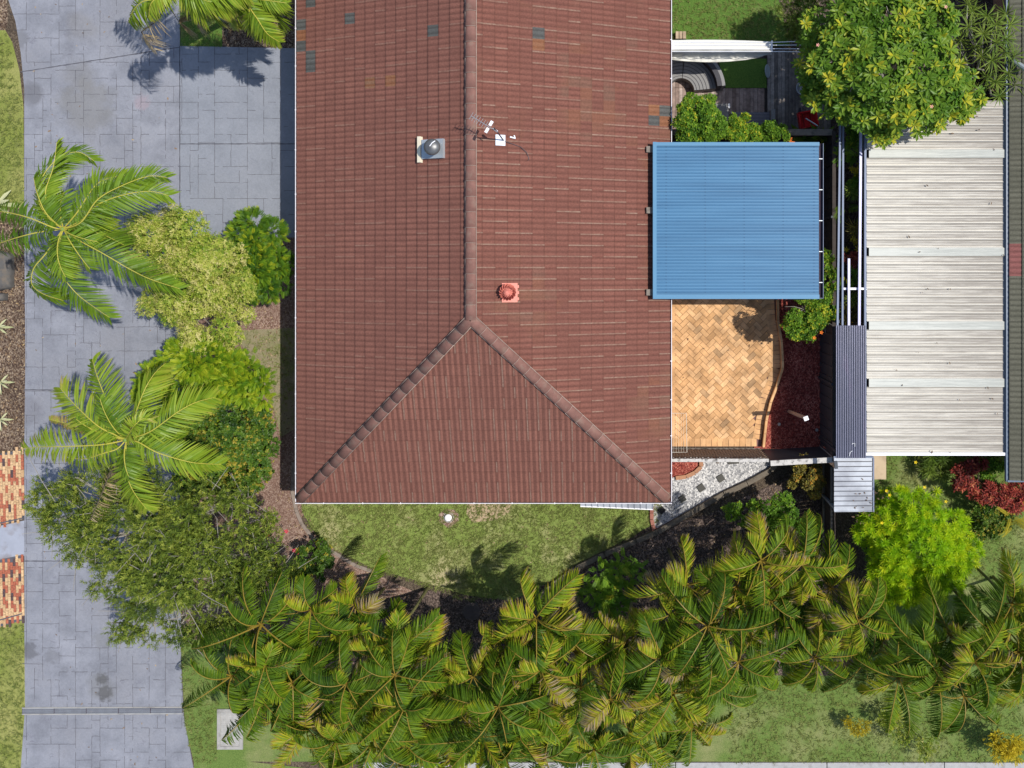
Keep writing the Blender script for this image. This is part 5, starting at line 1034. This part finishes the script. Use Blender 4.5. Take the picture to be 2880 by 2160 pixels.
for x, y in cand:
    ys = [q[1] for q in cand if abs(q[0] - x) < 160]; lo_, hi_ = min(ys), max(ys); f = (y - lo_) / max(1, hi_ - lo_)
    rows['upper' if f < .34 else 'middle' if f < .67 else 'lower'].append((x, y))
where = {'upper': 'upper', 'middle': 'middle', 'lower': 'lower'}
for rw, lst in rows.items():
    for i, (x, y) in enumerate(sorted(lst)):
        near = ('beside the pit cover' if x < 800 and rw == 'lower' else 'near the driveway trees' if x < 900 else 'below the front lawn' if x < 1500 else 'below the pebble path' if x < 2150 else 'near the lime bush' if x < 2560 else 'near the right edge')
        z = {'upper': 3.3, 'middle': 3.9, 'lower': 2.9}[rw] + random.uniform(-.6, .6)
        if 1150 < x < 1330: z *= 0.7
        c = P(x, y, z); bx = Vector((c.x + random.uniform(-.35, .35), c.y + random.uniform(-.35, .35), 0))
        t = empty('cane_palm', bx, '%s from the left in the %s row of the palm thicket, %s' % (ordn[i], where[rw], near), 'palm', 'cane palms forming the thicket along the front')
        cr = crowns[random.randrange(NV)].copy(); col.objects.link(cr); cr.parent = t; cr.location = c - bx; cr.rotation_euler = (random.uniform(-.15, .15), random.uniform(-.15, .15), random.uniform(0, 6.28)); s_ = random.uniform(.78, 1.12); cr.scale = (s_, s_, s_)
        tk = trunk0.copy(); col.objects.link(tk); tk.parent = t; d = c - bx; tk.location = (0, 0, 0); tk.rotation_euler = d.to_track_quat('Z', 'Y').to_euler(); tk.scale = (1, 1, d.length)
for o in crowns + [trunk0]: bpy.data.objects.remove(o)

# ---- shrubs and trees --------------------------------------------------------------------------------------------------
random.seed(33)
T_bloom = [join([tf_tpl(thin_tpl(.06, .028, .1), Matrix.Rotation(k * 2.4, 3, 'Z') @ Matrix.Rotation(-R(15 + 60 * (k % 3) / 3), 3, 'Y'), (.03 * math.cos(k * 1.9), .03 * math.sin(k * 1.9), .012 * k), random.uniform(.7, 1.2), random.uniform(-.15, .2)) for k in range(11)]) for _ in range(3)]
T_pin = [pinnate(.26, 8, .10, .034) for _ in range(3)]; T_fine = [spray(.16, 12, .055, .022) for _ in range(3)]
T_bott = [spray(.17, 13, .07, .021, .25, 75) for _ in range(4)]; T_leafy = [rosette(leaf_tpl(.10, .055), 6, R(5), R(55)) for _ in range(3)]
T_small = [rosette(leaf_tpl(.075, .04), 5, R(5), R(60)) for _ in range(3)]; T_fr = [rosette(leaf_tpl(.26, .095, ((0, .1), (.3, .6), (.7, 1), (1, .15)), .3, .2), n, R(-5), R(50), .22, .02) for n in (9, 11, 12)]
T_drac = [rosette(thin_tpl(.34, .028, .25), 26, R(-25), R(75), .2) for _ in range(2)]; T_lime = [rosette(thin_tpl(.15, .020, .1), 22, R(-5), R(80), .15) for _ in range(3)]
T_cord = [rosette(leaf_tpl(.17, .05, droop=.3), 9, R(0), R(65), .3) for _ in range(3)]
shrub('flowering_tree', 'tree covered in pale cream blossom beside the drive', 'tree', [(560, 690, 110, 3.0, .6), (450, 690, 90, 2.8, .6), (640, 780, 80, 2.6, .6), (500, 800, 105, 2.8, .6), (440, 820, 60, 2.2, .6), (560, 900, 85, 2.4, .6), (650, 900, 70, 2.2, .6), (480, 640, 60, 2.9, .6), (575, 770, 95, 3.1, .6)],
      T_bloom, 11000, M['bloom'], (600, 810), 'up', .5, .95, .55, .2, .05, 5, bark='bark', depth=.5)
shrub('fern_shrub', 'yellow tipped ferny bush between blossom tree and house', 'shrub', [(730, 660, 65, 1.9, .7), (760, 720, 55, 1.7, .7), (715, 750, 70, 1.8, .7), (765, 790, 45, 1.5, .7), (680, 800, 50, 1.4, .7), (790, 740, 35, 1.2, .7)], T_pin, 3400, M['fern_dark'], None, 'flat', .6, .62, .55, .22, .03)
shrub('fern_shrub', 'lime green ferny bush below the blossom tree', 'shrub', [(560, 1045, 85, 2.2, .65), (660, 1055, 65, 2.1, .65), (720, 1090, 48, 2.2, .7), (460, 1090, 65, 1.9, .6), (500, 1020, 50, 2.0, .6), (620, 1110, 60, 1.8, .6), (700, 1040, 50, 1.9, .6), (610, 1030, 60, 2.1, .6), (540, 1090, 60, 2.0, .6)], T_pin, 6000, M['fern_leaf'], None, 'flat', .6, .62, .6, .2, .03, clump=14)
shrub('leafy_shrub', 'dark glossy leaved bush between the ferny bush and the olive tree', 'shrub', [(600, 1190, 80, 2.0, .6), (700, 1200, 65, 1.9, .6), (690, 1290, 75, 2.0, .6), (650, 1240, 80, 2.1, .6), (610, 1290, 80, 2.1, .6), (560, 1340, 60, 1.9, .6), (640, 1140, 60, 1.8, .6), (540, 1190, 60, 1.8, .6), (540, 1250, 60, 1.8, .6), (660, 1350, 60, 1.6, .6), (725, 1250, 55, 1.6, .6), (720, 1180, 50, 1.7, .6), (715, 1330, 50, 1.5, .6)], T_leafy, 11000, M['glossy'], None, 'up', .4, .75, .62, .22, .03, clump=16)
BT = [(180, 1400, 80, 2.9, .45), (280, 1370, 90, 3.2, .45), (400, 1380, 90, 3.4, .45), (230, 1480, 90, 3.2, .45), (340, 1500, 110, 3.7, .45), (460, 1480, 110, 3.9, .45), (600, 1440, 90, 3.3, .45), (330, 1620, 80, 3.2, .45), (440, 1640, 110, 3.5, .45), (560, 1600, 110, 3.7, .45), (690, 1560, 95, 3.2, .45), (760, 1620, 70, 2.8, .45), (670, 1680, 100, 3.0, .45), (540, 1720, 90, 3.1, .45), (420, 1740, 70, 2.7, .45), (340, 1760, 45, 2.3, .45), (720, 1460, 60, 2.6, .45), (620, 1770, 50, 2.5, .45), (500, 1560, 120, 4.0, .45)]
def twigs(t, Pn, D, rg, L):
    b = MB(); ix = rg.choice(len(Pn), 330)
    for i in ix: p = Vector(Pn[i]); d = Vector(D[i]); a = Vector((rg.normal(), rg.normal(), .2)) * .22; b.tube([p - d * .45 + a * .3, p - d * .15 + a, p + d * .06 + a * 1.8], [.014, .010, .005], 4, 0, .5, False)
    tagp(b.build('twigs', M['bark'], t), kind='stuff')
shrub('spreading_tree', 'wide olive green fine leaved tree with bare grey twigs overhanging the driveway', 'tree', BT, T_bott, 13000, M['olive_leaf'], (560, 1500), 'out', .6, 1.0, .55, .2, .09, 8, -.1, .6, bark='bark', extra=twigs, jit=2.2, rough=.28)
def petals(px_list, mat, nm, cat, label, z=1.0, s_=.05):
    b = MB(); 
    for x, y in px_list:
        c = P(x, y, z)
        for k in range(5): a = k * 1.256; b.add([c, c + Vector((math.cos(a - .4) * s_, math.sin(a - .4) * s_, .02)), c + Vector((math.cos(a) * s_ * 1.5, math.sin(a) * s_ * 1.5, .03)), c + Vector((math.cos(a + .4) * s_, math.sin(a + .4) * s_, .02))], [(0, 1, 2, 3)])
    return b, M[mat]
def petal_part(lst, mat, z, s_=.05): 
    def f(t, Pn, D, rg, L): b, m = petals(lst, mat, '', '', '', z, s_); b.build('flowers', m, t)
    return f
shrub('rose_shrub', 'small dark green bush with red blooms at the top of the palms', 'shrub', [(880, 1570, 42, .9, .8), (925, 1600, 35, .8, .8), (900, 1540, 30, .8, .8), (850, 1600, 30, .7, .8)], T_leafy, 700, M['glossy'], None, 'up', .4, .75, .5, .2, .02, extra=petal_part([(829, 1548), (843, 1555), (806, 1494), (755, 1506)], 'petal', .9))
shrub('leafy_shrub', 'small dark bush between driveway tree and first palms', 'shrub', [(600, 1790, 40, 1.0, .8), (640, 1770, 35, .9, .8)], T_leafy, 500, M['glossy'], None, 'up', .4, .75, .45, .2, .02)
shrub('duranta_shrub', 'sprawling bright green shrub on dark mulch above the middle palms', 'shrub', [(1700, 1640, 50, 1.0, .6), (1750, 1610, 40, 1.0, .6), (1660, 1640, 30, .8, .6), (1780, 1590, 22, 1.0, .6), (1720, 1680, 50, 1.1, .6)], T_pin, 420, M['bright'], None, 'flat', .5, .8, .5, .2, .02)
shrub('leafy_shrub', 'bright green bush between pebble path palms and paling fence', 'shrub', [(2150, 1440, 42, 1.3, .7), (2200, 1430, 42, 1.4, .7), (2235, 1460, 42, 1.4, .7), (2100, 1440, 35, 1.1, .7), (2060, 1430, 28, .9, .7), (2190, 1480, 48, 1.3, .7)], T_small, 1700, M['bright'], None, 'up', .5, .95, .42, .2, .025)
shrub('croton_shrub', 'rusty orange and green bush under the courtyard fence corner', 'shrub', [(2270, 1330, 38, 1.1, .8), (2285, 1365, 32, 1.0, .8), (2255, 1300, 26, 1.0, .8), (2245, 1350, 26, .9, .8)], T_small, 1100, M['rust'], None, 'up', .5, .85, .5, .28, .02)
shrub('jasmine_tree', 'yellow green small leaved tree at the blue roof lower corner', 'tree', [(2260, 870, 62, 2.1, .6), (2310, 900, 48, 2.1, .6), (2235, 905, 40, 1.9, .6), (2300, 820, 42, 2.2, .6), (2325, 770, 26, 2.2, .6), (2270, 930, 35, 1.8, .6), (2328, 720, 16, 2.2, .6)], T_small, 2600, M['bright'], (2260, 845), 'up', .5, .95, .6, .25, .04, extra=petal_part([(2325, 835), (2310, 935), (2300, 905), (2290, 950), (2330, 800)], 'petal_orange', 2.3, .04), bark='bark')
shrub('dense_shrub', 'round bright green bush at the top left corner of the blue roof', 'shrub', [(1960, 320, 50, 2.7, .7), (1925, 345, 42, 2.5, .7), (2000, 350, 42, 2.5, .7), (1945, 375, 38, 2.4, .7), (1990, 300, 30, 2.6, .7), (1980, 370, 40, 2.4, .7)], T_small, 2600, M['bright'], None, 'up', .5, .95, .58, .2, .03)
shrub('dense_shrub', 'yellowish green bush in the middle above the blue roof', 'shrub', [(2065, 375, 32, 2.3, .7), (2095, 345, 22, 2.3, .7), (2110, 380, 28, 2.2, .7), (2070, 335, 16, 2.4, .7)], T_small, 1100, M['bright'], None, 'up', .5, .85, .68, .2, .03)
shrub('dense_shrub', 'green bush with one orange bloom at the right above the blue roof', 'shrub', [(2165, 375, 30, 2.1, .7), (2195, 380, 26, 2.1, .7), (2140, 380, 22, 2.0, .7)], T_small, 800, M['bright'], None, 'up', .5, .85, .5, .2, .03, extra=petal_part([(2223, 399)], 'petal_orange', 2.0, .09))
FR = [(2310, 80, 60, 3.6, .4), (2400, 60, 80, 4.2, .4), (2500, 60, 80, 4.4, .4), (2620, 60, 70, 4.2, .4), (2300, 200, 55, 3.4, .4), (2380, 170, 90, 4.4, .4), (2480, 180, 100, 4.8, .4), (2590, 180, 90, 4.6, .4), (2330, 270, 55, 3.5, .4), (2430, 280, 80, 4.0, .4), (2540, 290, 80, 4.2, .4), (2640, 270, 70, 3.9, .4), (2700, 220, 45, 3.6, .4), (2480, 350, 50, 3.4, .4), (2600, 330, 45, 3.5, .4), (2690, 300, 40, 3.5, .4), (2500, 375, 28, 3.2, .4), (2450, -30, 80, 4.0, .4), (2600, -30, 80, 4.0, .4), (2290, 130, 40, 3.2, .4), (2270, 210, 25, 3.0, .4), (2740, 270, 35, 3.4, .4), (2280, 245, 28, 3.1, .4), (2720, 330, 28, 3.2, .4), (2370, 320, 40, 3.5, .4)]
shrub('frangipani_tree', 'big spreading tree of bright rosettes over the carport top', 'tree', FR, T_fr, 1150, M['frangi'], (2480, 230), 'up', 1.2, .72, .64, .14, .10, 4, .05, .45, clump=0, bark='bark', jit=.35, extra=petal_part([(2300, 127), (2596, 228), (2620, 300), (2660, 20)], 'petal_pink', 4.6, .035), foliage='rosettes')
# strappy dragon tree: each head is a rosette on its own grey stem
t = empty('dragon_tree', P(2740, 240, 0), 'spiky rosette tree with bare grey stems beside the olive roof', 'tree'); hd = [(2735, 30), (2722, 75), (2800, 70), (2775, 45), (2830, 40), (2830, 110), (2800, 120), (2765, 95), (2760, 160), (2850, 160), (2835, 205), (2790, 170), (2800, 230), (2735, 255), (2850, 240), (2810, 270), (2700, 110), (2665, 140), (2640, 100), (2700, 180), (2745, 130), (2840, 70), (2720, 10), (2660, 80), (2775, 215), (2825, 145)]
pos = np.array([P(x, y, random.uniform(2.6, 3.4)) for x, y in hd]); random.seed(8); nr = np.tile([0, 0, 1.0], (len(pos), 1)) + rng.normal(size=pos.shape) * .3
cloud('rosettes', T_drac, pos, bases(nr, 'up', rng), rng.uniform(.9, 1.25, len(pos)), rng.uniform(.35, .65, len(pos)), M['dracaena'], t)
b = MB(); bb = P(2740, 240, 0)
for p in pos: p = Vector(p); b.tube([bb, bb.lerp(p, .35) + Vector((random.uniform(-.2, .2), random.uniform(-.2, .2), .5)), bb.lerp(p, .75) + Vector((random.uniform(-.15, .15), random.uniform(-.15, .15), .1)), p], [.05, .04, .028, .022], 6)
b.build('stems', M['bark'], t, True)
shrub('bamboo_clump', 'airy dark green bamboo like clump left of the rosette tree', 'shrub', [(2260, 60, 50, 2.0, .7), (2220, 20, 40, 1.8, .7), (2270, 110, 40, 1.8, .7), (2230, 90, 35, 1.6, .7), (2280, 10, 40, 2.0, .7)], T_bott, 900, M['dracaena'], None, 'out', .4, .9, .4, .2, .02)
LB = [(2440, 1440, 40, 1.5, .7), (2450, 1500, 50, 1.6, .7), (2530, 1400, 45, 1.7, .7), (2580, 1440, 75, 2.0, .7), (2500, 1480, 70, 1.8, .7), (2640, 1490, 80, 1.9, .7), (2560, 1540, 95, 2.1, .7), (2480, 1570, 60, 1.6, .7), (2640, 1580, 80, 1.8, .7), (2530, 1620, 70, 1.7, .7), (2490, 1680, 40, 1.3, .7), (2680, 1540, 60, 1.5, .7), (2600, 1400, 40, 1.7, .7), (2720, 1560, 35, 1.1, .7), (2600, 1640, 60, 1.6, .7)]
shrub('lime_shrub', 'large round acid lime bush full of fine starry rosettes', 'shrub', LB, T_lime, 2600, M['lime'], None, 'up', .7, 1.0, .66, .14, .04, 5, -.05, .35, clump=14, extra=petal_part([(2493, 1380), (2600, 1370), (2502, 1392), (2540, 1560), (2480, 1470), (2660, 1410), (2575, 1300)], 'petal_yellow', 2.5, .035), foliage='rosettes')
shrub('cordyline_shrub', 'deep red leaved bush beside the olive roof corner', 'shrub', [(2700, 1340, 32, 1.0, .7), (2720, 1310, 26, 1.0, .7), (2760, 1375, 34, .9, .7), (2800, 1390, 34, .9, .7), (2840, 1400, 34, .9, .7), (2865, 1380, 30, .9, .7), (2752, 1300, 20, .9, .7), (2855, 1420, 20, .8, .7)], T_cord, 560, M['cordyline'], None, 'up', .6, .72, .5, .22, .02)
shrub('leafy_shrub', 'small bright green bush between the red bush and the carport', 'shrub', [(2780, 1320, 28, .7, .7), (2775, 1300, 24, .7, .7), (2800, 1310, 20, .7, .7)], T_small, 500, M['bright'], None, 'up', .5, .9, .4, .2, .02)
shrub('strappy_plant', 'fine strappy green clump just below the white carport', 'plant', [(2640, 1300, 40, .5, .6), (2680, 1290, 30, .5, .6), (2610, 1290, 28, .5, .6)], T_drac, 34, M['dracaena'], None, 'up', 1.0, .7, .6, .15, .015, 2)
shrub('leafy_shrub', 'dark bush on the lawn beside the bundle of bars', 'shrub', [(2780, 1470, 40, .8, .7), (2820, 1460, 30, .7, .7), (2760, 1440, 26, .7, .7), (2740, 1500, 30, .6, .7)], T_small, 900, M['glossy'], None, 'up', .5, .9, .6, .25, .02)
shrub('fern_clump', 'yellow fern fronds at the right edge of the lawn', 'plant', [(2850, 1450, 22, .9, .7), (2835, 1480, 18, .8, .7)], [pinnate(.45, 14, .07, .03)], 14, M['yellow'], None, 'flat', .3, 1.1, .2, .1, .015, 2)
shrub('golden_shrub', 'golden yellow feathery bush at the bottom right corner', 'shrub', [(2830, 2090, 34, .9, .7), (2800, 2080, 24, .8, .7), (2850, 2110, 24, .7, .7), (2815, 2110, 24, .7, .7)], T_fine, 700, M['yellow'], None, 'out', .6, 1.0, .5, .25, .02)
for pl, lb in (([(2535, 2060, 26, .6, .7), (2545, 2040, 18, .6, .7)], 'thin pale feathery plant on the verge, left of a pair'), ([(2610, 2085, 28, .6, .7), (2595, 2110, 18, .5, .7)], 'thin pale feathery plant on the verge, right of a pair'), ([(2500, 2010, 26, .6, .6)], 'wispy green plant on the verge just under the palms')):
    shrub('feathery_plant', lb, 'plant', pl, T_fine, 190, M['bloom'], None, 'out', .6, .9, .3, .2, .01, 3, group='feathery plants on the verge')
shrub('golden_shrub', 'tiny orange yellow bush on the verge under the palm tips', 'shrub', [(2415, 2035, 22, .6, .8), (2390, 2030, 16, .5, .8)], T_fine, 260, M['yellow'], None, 'out', .6, .8, .35, .25, .012, 3)
# plants of the strip between fence and carport: (px, py, radius, kind)
strip = [(2396, 385, 24, 'bright', T_small, 200, 'leafy green plant at the top of the planted strip'), (2382, 430, 24, 'bright', T_pin, 30, 'dark ferny plant near the top of the planted strip'), (2405, 470, 20, 'yellow', T_cord, 7, 'yellow leaved plant in the planted strip, upper one'), (2410, 405, 18, 'dracaena', T_drac, 3, 'spiky green plant near the top rail end'),
         (2395, 510, 24, 'bright', T_small, 260, 'round green plant in the middle of the strip'), (2408, 545, 20, 'dracaena', T_drac, 3, 'dark spiky plant in the middle of the strip'), (2392, 590, 26, 'cane_leaf', [pinnate(.4, 14, .14, .02)], 7, 'small striped palm like plant in the strip'), (2405, 640, 20, 'rust', T_drac, 3, 'yellow tipped spiky plant below the striped one'), (2395, 680, 22, 'yellow', T_cord, 6, 'yellow leaved plant in the planted strip, lower one'),
         (2395, 730, 22, 'cordyline', T_small, 150, 'reddish plant behind the short bright rail'), (2398, 770, 22, 'bright', T_pin, 26, 'ferny plant above the white cross beam'), (2405, 840, 22, 'dracaena', T_drac, 4, 'spiky green plant just below the white cross beam'), (2385, 880, 20, 'rust', T_drac, 4, 'yellow green spiky plant above the dark ribbed sheets'), (2345, 800, 14, 'bright', T_small, 90, 'low green plant beside the fence and rails')]
for x, y, r, mt, tp_, n_, lb in strip: shrub('strip_plant', lb, 'plant', [(x, y, r * 1.1, 1.75, .6), (x + 5, y + 8, r * .8, 1.6, .6)], tp_, int(n_ * 1.6), M[mt], None, 'flat' if n_ < 40 and tp_ is not T_drac and tp_ is not T_cord else 'up', .9, .75, .55, .2, .012, 2, group='potted and planted greenery in the narrow strip')
T_agave = [rosette(leaf_tpl(.55, .10, droop=.25), 16, R(0), R(70), .3)]
for x, y, s_, lb in ((-8, 575, 1.2, 'large pale agave at the end of the lawn'), (-4, 920, .7, 'yellowish agave at the edge by the mulch middle'), (2, 1075, .65, 'agave beside pale pebbles at the left edge'), (2, 1180, .6, 'lowest agave at the left edge above the brick paving')):
    c = P(x, y, .12); t = empty('agave', (c.x, c.y, 0), lb, 'agave', 'agaves along the left edge'); cloud('leaves', T_agave, np.array([c]), np.array([np.eye(3)]), np.array([s_]), np.array([.55]), M['agave'], t)
c = P(2290, 405, .4); t = empty('bird_of_paradise', (c.x, c.y, 0), 'broad leaved plant half hidden at the top right corner of the blue roof', 'plant'); cloud('leaves', [rosette(leaf_tpl(.7, .16), 8, R(25), R(80), .2)], np.array([P(2260, 395, .7), P(2310, 390, .8)]), np.stack([np.eye(3)] * 2), np.array([1.0, .9]), np.array([.4, .6]), M['bright'], t)

# ---- scattered litter, pebbles and grass blades (uncountable) ----------------------------------------------------------
def scatter(name, polys, dens, tpl, mat, z, s_=(.7, 1.3), tnt=(.1, .9), label=None, tilt=.3):
    pos = []; 
    for poly, d, zz in polys:
        xs = [p[0] for p in poly]; ys = [p[1] for p in poly]; A_ = (max(xs) - min(xs)) * (max(ys) - min(ys)) / 91.4 ** 2; n = int(A_ * d)
        X = rng.uniform(min(xs), max(xs), n); Y = rng.uniform(min(ys), max(ys), n)
        for x, y in zip(X, Y):
            if inside(x, y, poly): p = P(x, y, 0); pos.append((p.x, p.y, zz))
    pos = np.array(pos); n = len(pos); nr = np.tile([0, 0, 1.0], (n, 1)) + rng.normal(size=(n, 3)) * tilt; nr[:, 2] = np.abs(nr[:, 2]) + .2
    o = cloud(name, tpl, pos, bases(nr, 'up', rng), rng.uniform(*s_, n), rng.uniform(*tnt, n), mat, None); tagp(o, label, None, None, 'stuff'); return o
chip = [leaf_tpl(.075, .035, ((0, .3), (.5, 1), (1, .2)), .3, .1), leaf_tpl(.06, .025, ((0, .3), (.5, 1), (1, .2)), -.3, -.2)]
scatter('leaf_litter', [([(-20, 590), (68, 590), (72, 1262), (-20, 1262)], 90, .02), ([(628, 0), (830, 0), (830, 132), (628, 132)], 90, .02), ([(690, 870), (835, 870), (835, 1420), (1000, 1590), (1200, 1680), (900, 1690), (780, 1420)], 60, .025),
         ([(1300, 1690), (1620, 1610), (1850, 1510), (2110, 1380), (2300, 1300), (2300, 1500), (1500, 1800)], 45, .03), ([(-20, -20), (15, -20), (15, 85), (-20, 85)], 90, .02), ([(870, 1405), (1850, 1405), (1700, 1540), (1300, 1680), (950, 1540)], 5, .03)], 0, chip, M['litter'], 0, label='dry fallen leaves and bark chips')
blade = [tuft(6, .09, .012) for _ in range(4)]
FL = [(850, 1400), (1860, 1400), (1860, 1465), (1790, 1502), (1620, 1592), (1500, 1665), (1330, 1695), (1180, 1645), (1050, 1605), (930, 1548), (872, 1490), (850, 1440)]
scatter('grass_blades', [(FL, 230, .012), ([(508, 1800), (560, 1810), (620, 1990), (610, 2142), (545, 2142), (512, 1990)], 130, .02), ([(2050, 1900), (2880, 1900), (2880, 2142), (2050, 2142)], 110, .025), ([(2470, 1285), (2880, 1285), (2880, 1640), (2450, 1640)], 110, .01), ([(-10, 90), (20, 90), (66, 300), (66, 586), (-10, 590)], 150, .01), ([(-10, 1765), (68, 1752), (68, 1990), (55, 2160), (-10, 2160)], 150, .01),
        ([(1890, 0), (2300, 0), (2300, 118), (1890, 118)], 130, .01), ([(508, 0), (624, 0), (624, 132), (508, 132)], 130, .01), ([(680, 930), (830, 925), (830, 1190), (790, 1225), (740, 1100)], 90, .012)], 0, blade, M['blade'], 0, tnt=(.05, .68), label='short grass blades of the lawns', tilt=.25)
scatter('leaf_litter', [([(2350, 1340), (2450, 1330), (2450, 1440), (2350, 1440)], 45, 2.11), ([(2350, 1300), (2450, 1300), (2450, 1340), (2350, 1340)], 8, 2.11)], 0, chip, M['litter'], 0, tnt=(0, .4), label='dry leaves fallen on the small silver roof')
scatter('leaf_litter', [([(80, 0), (500, 0), (500, 2150), (80, 2150)], 1.2, .04), ([(1900, 860), (2150, 860), (2110, 1230), (1900, 1230)], 1.5, .125)], 0, chip, M['litter'], 0, label='a few stray leaves on the driveway and courtyard')
scatter('leaf_litter', [([(2440, 290), (2815, 290), (2815, 1270), (2440, 1270)], .8, 2.57), ([(2440, 290), (2815, 290), (2815, 420), (2440, 420)], 5, 2.57), ([(2760, 420), (2822, 420), (2822, 1270), (2760, 1270)], 3, 2.57)], 0, chip, M['litter'], 0, tnt=(0, .3), label='dark leaf scraps on the white carport roof')
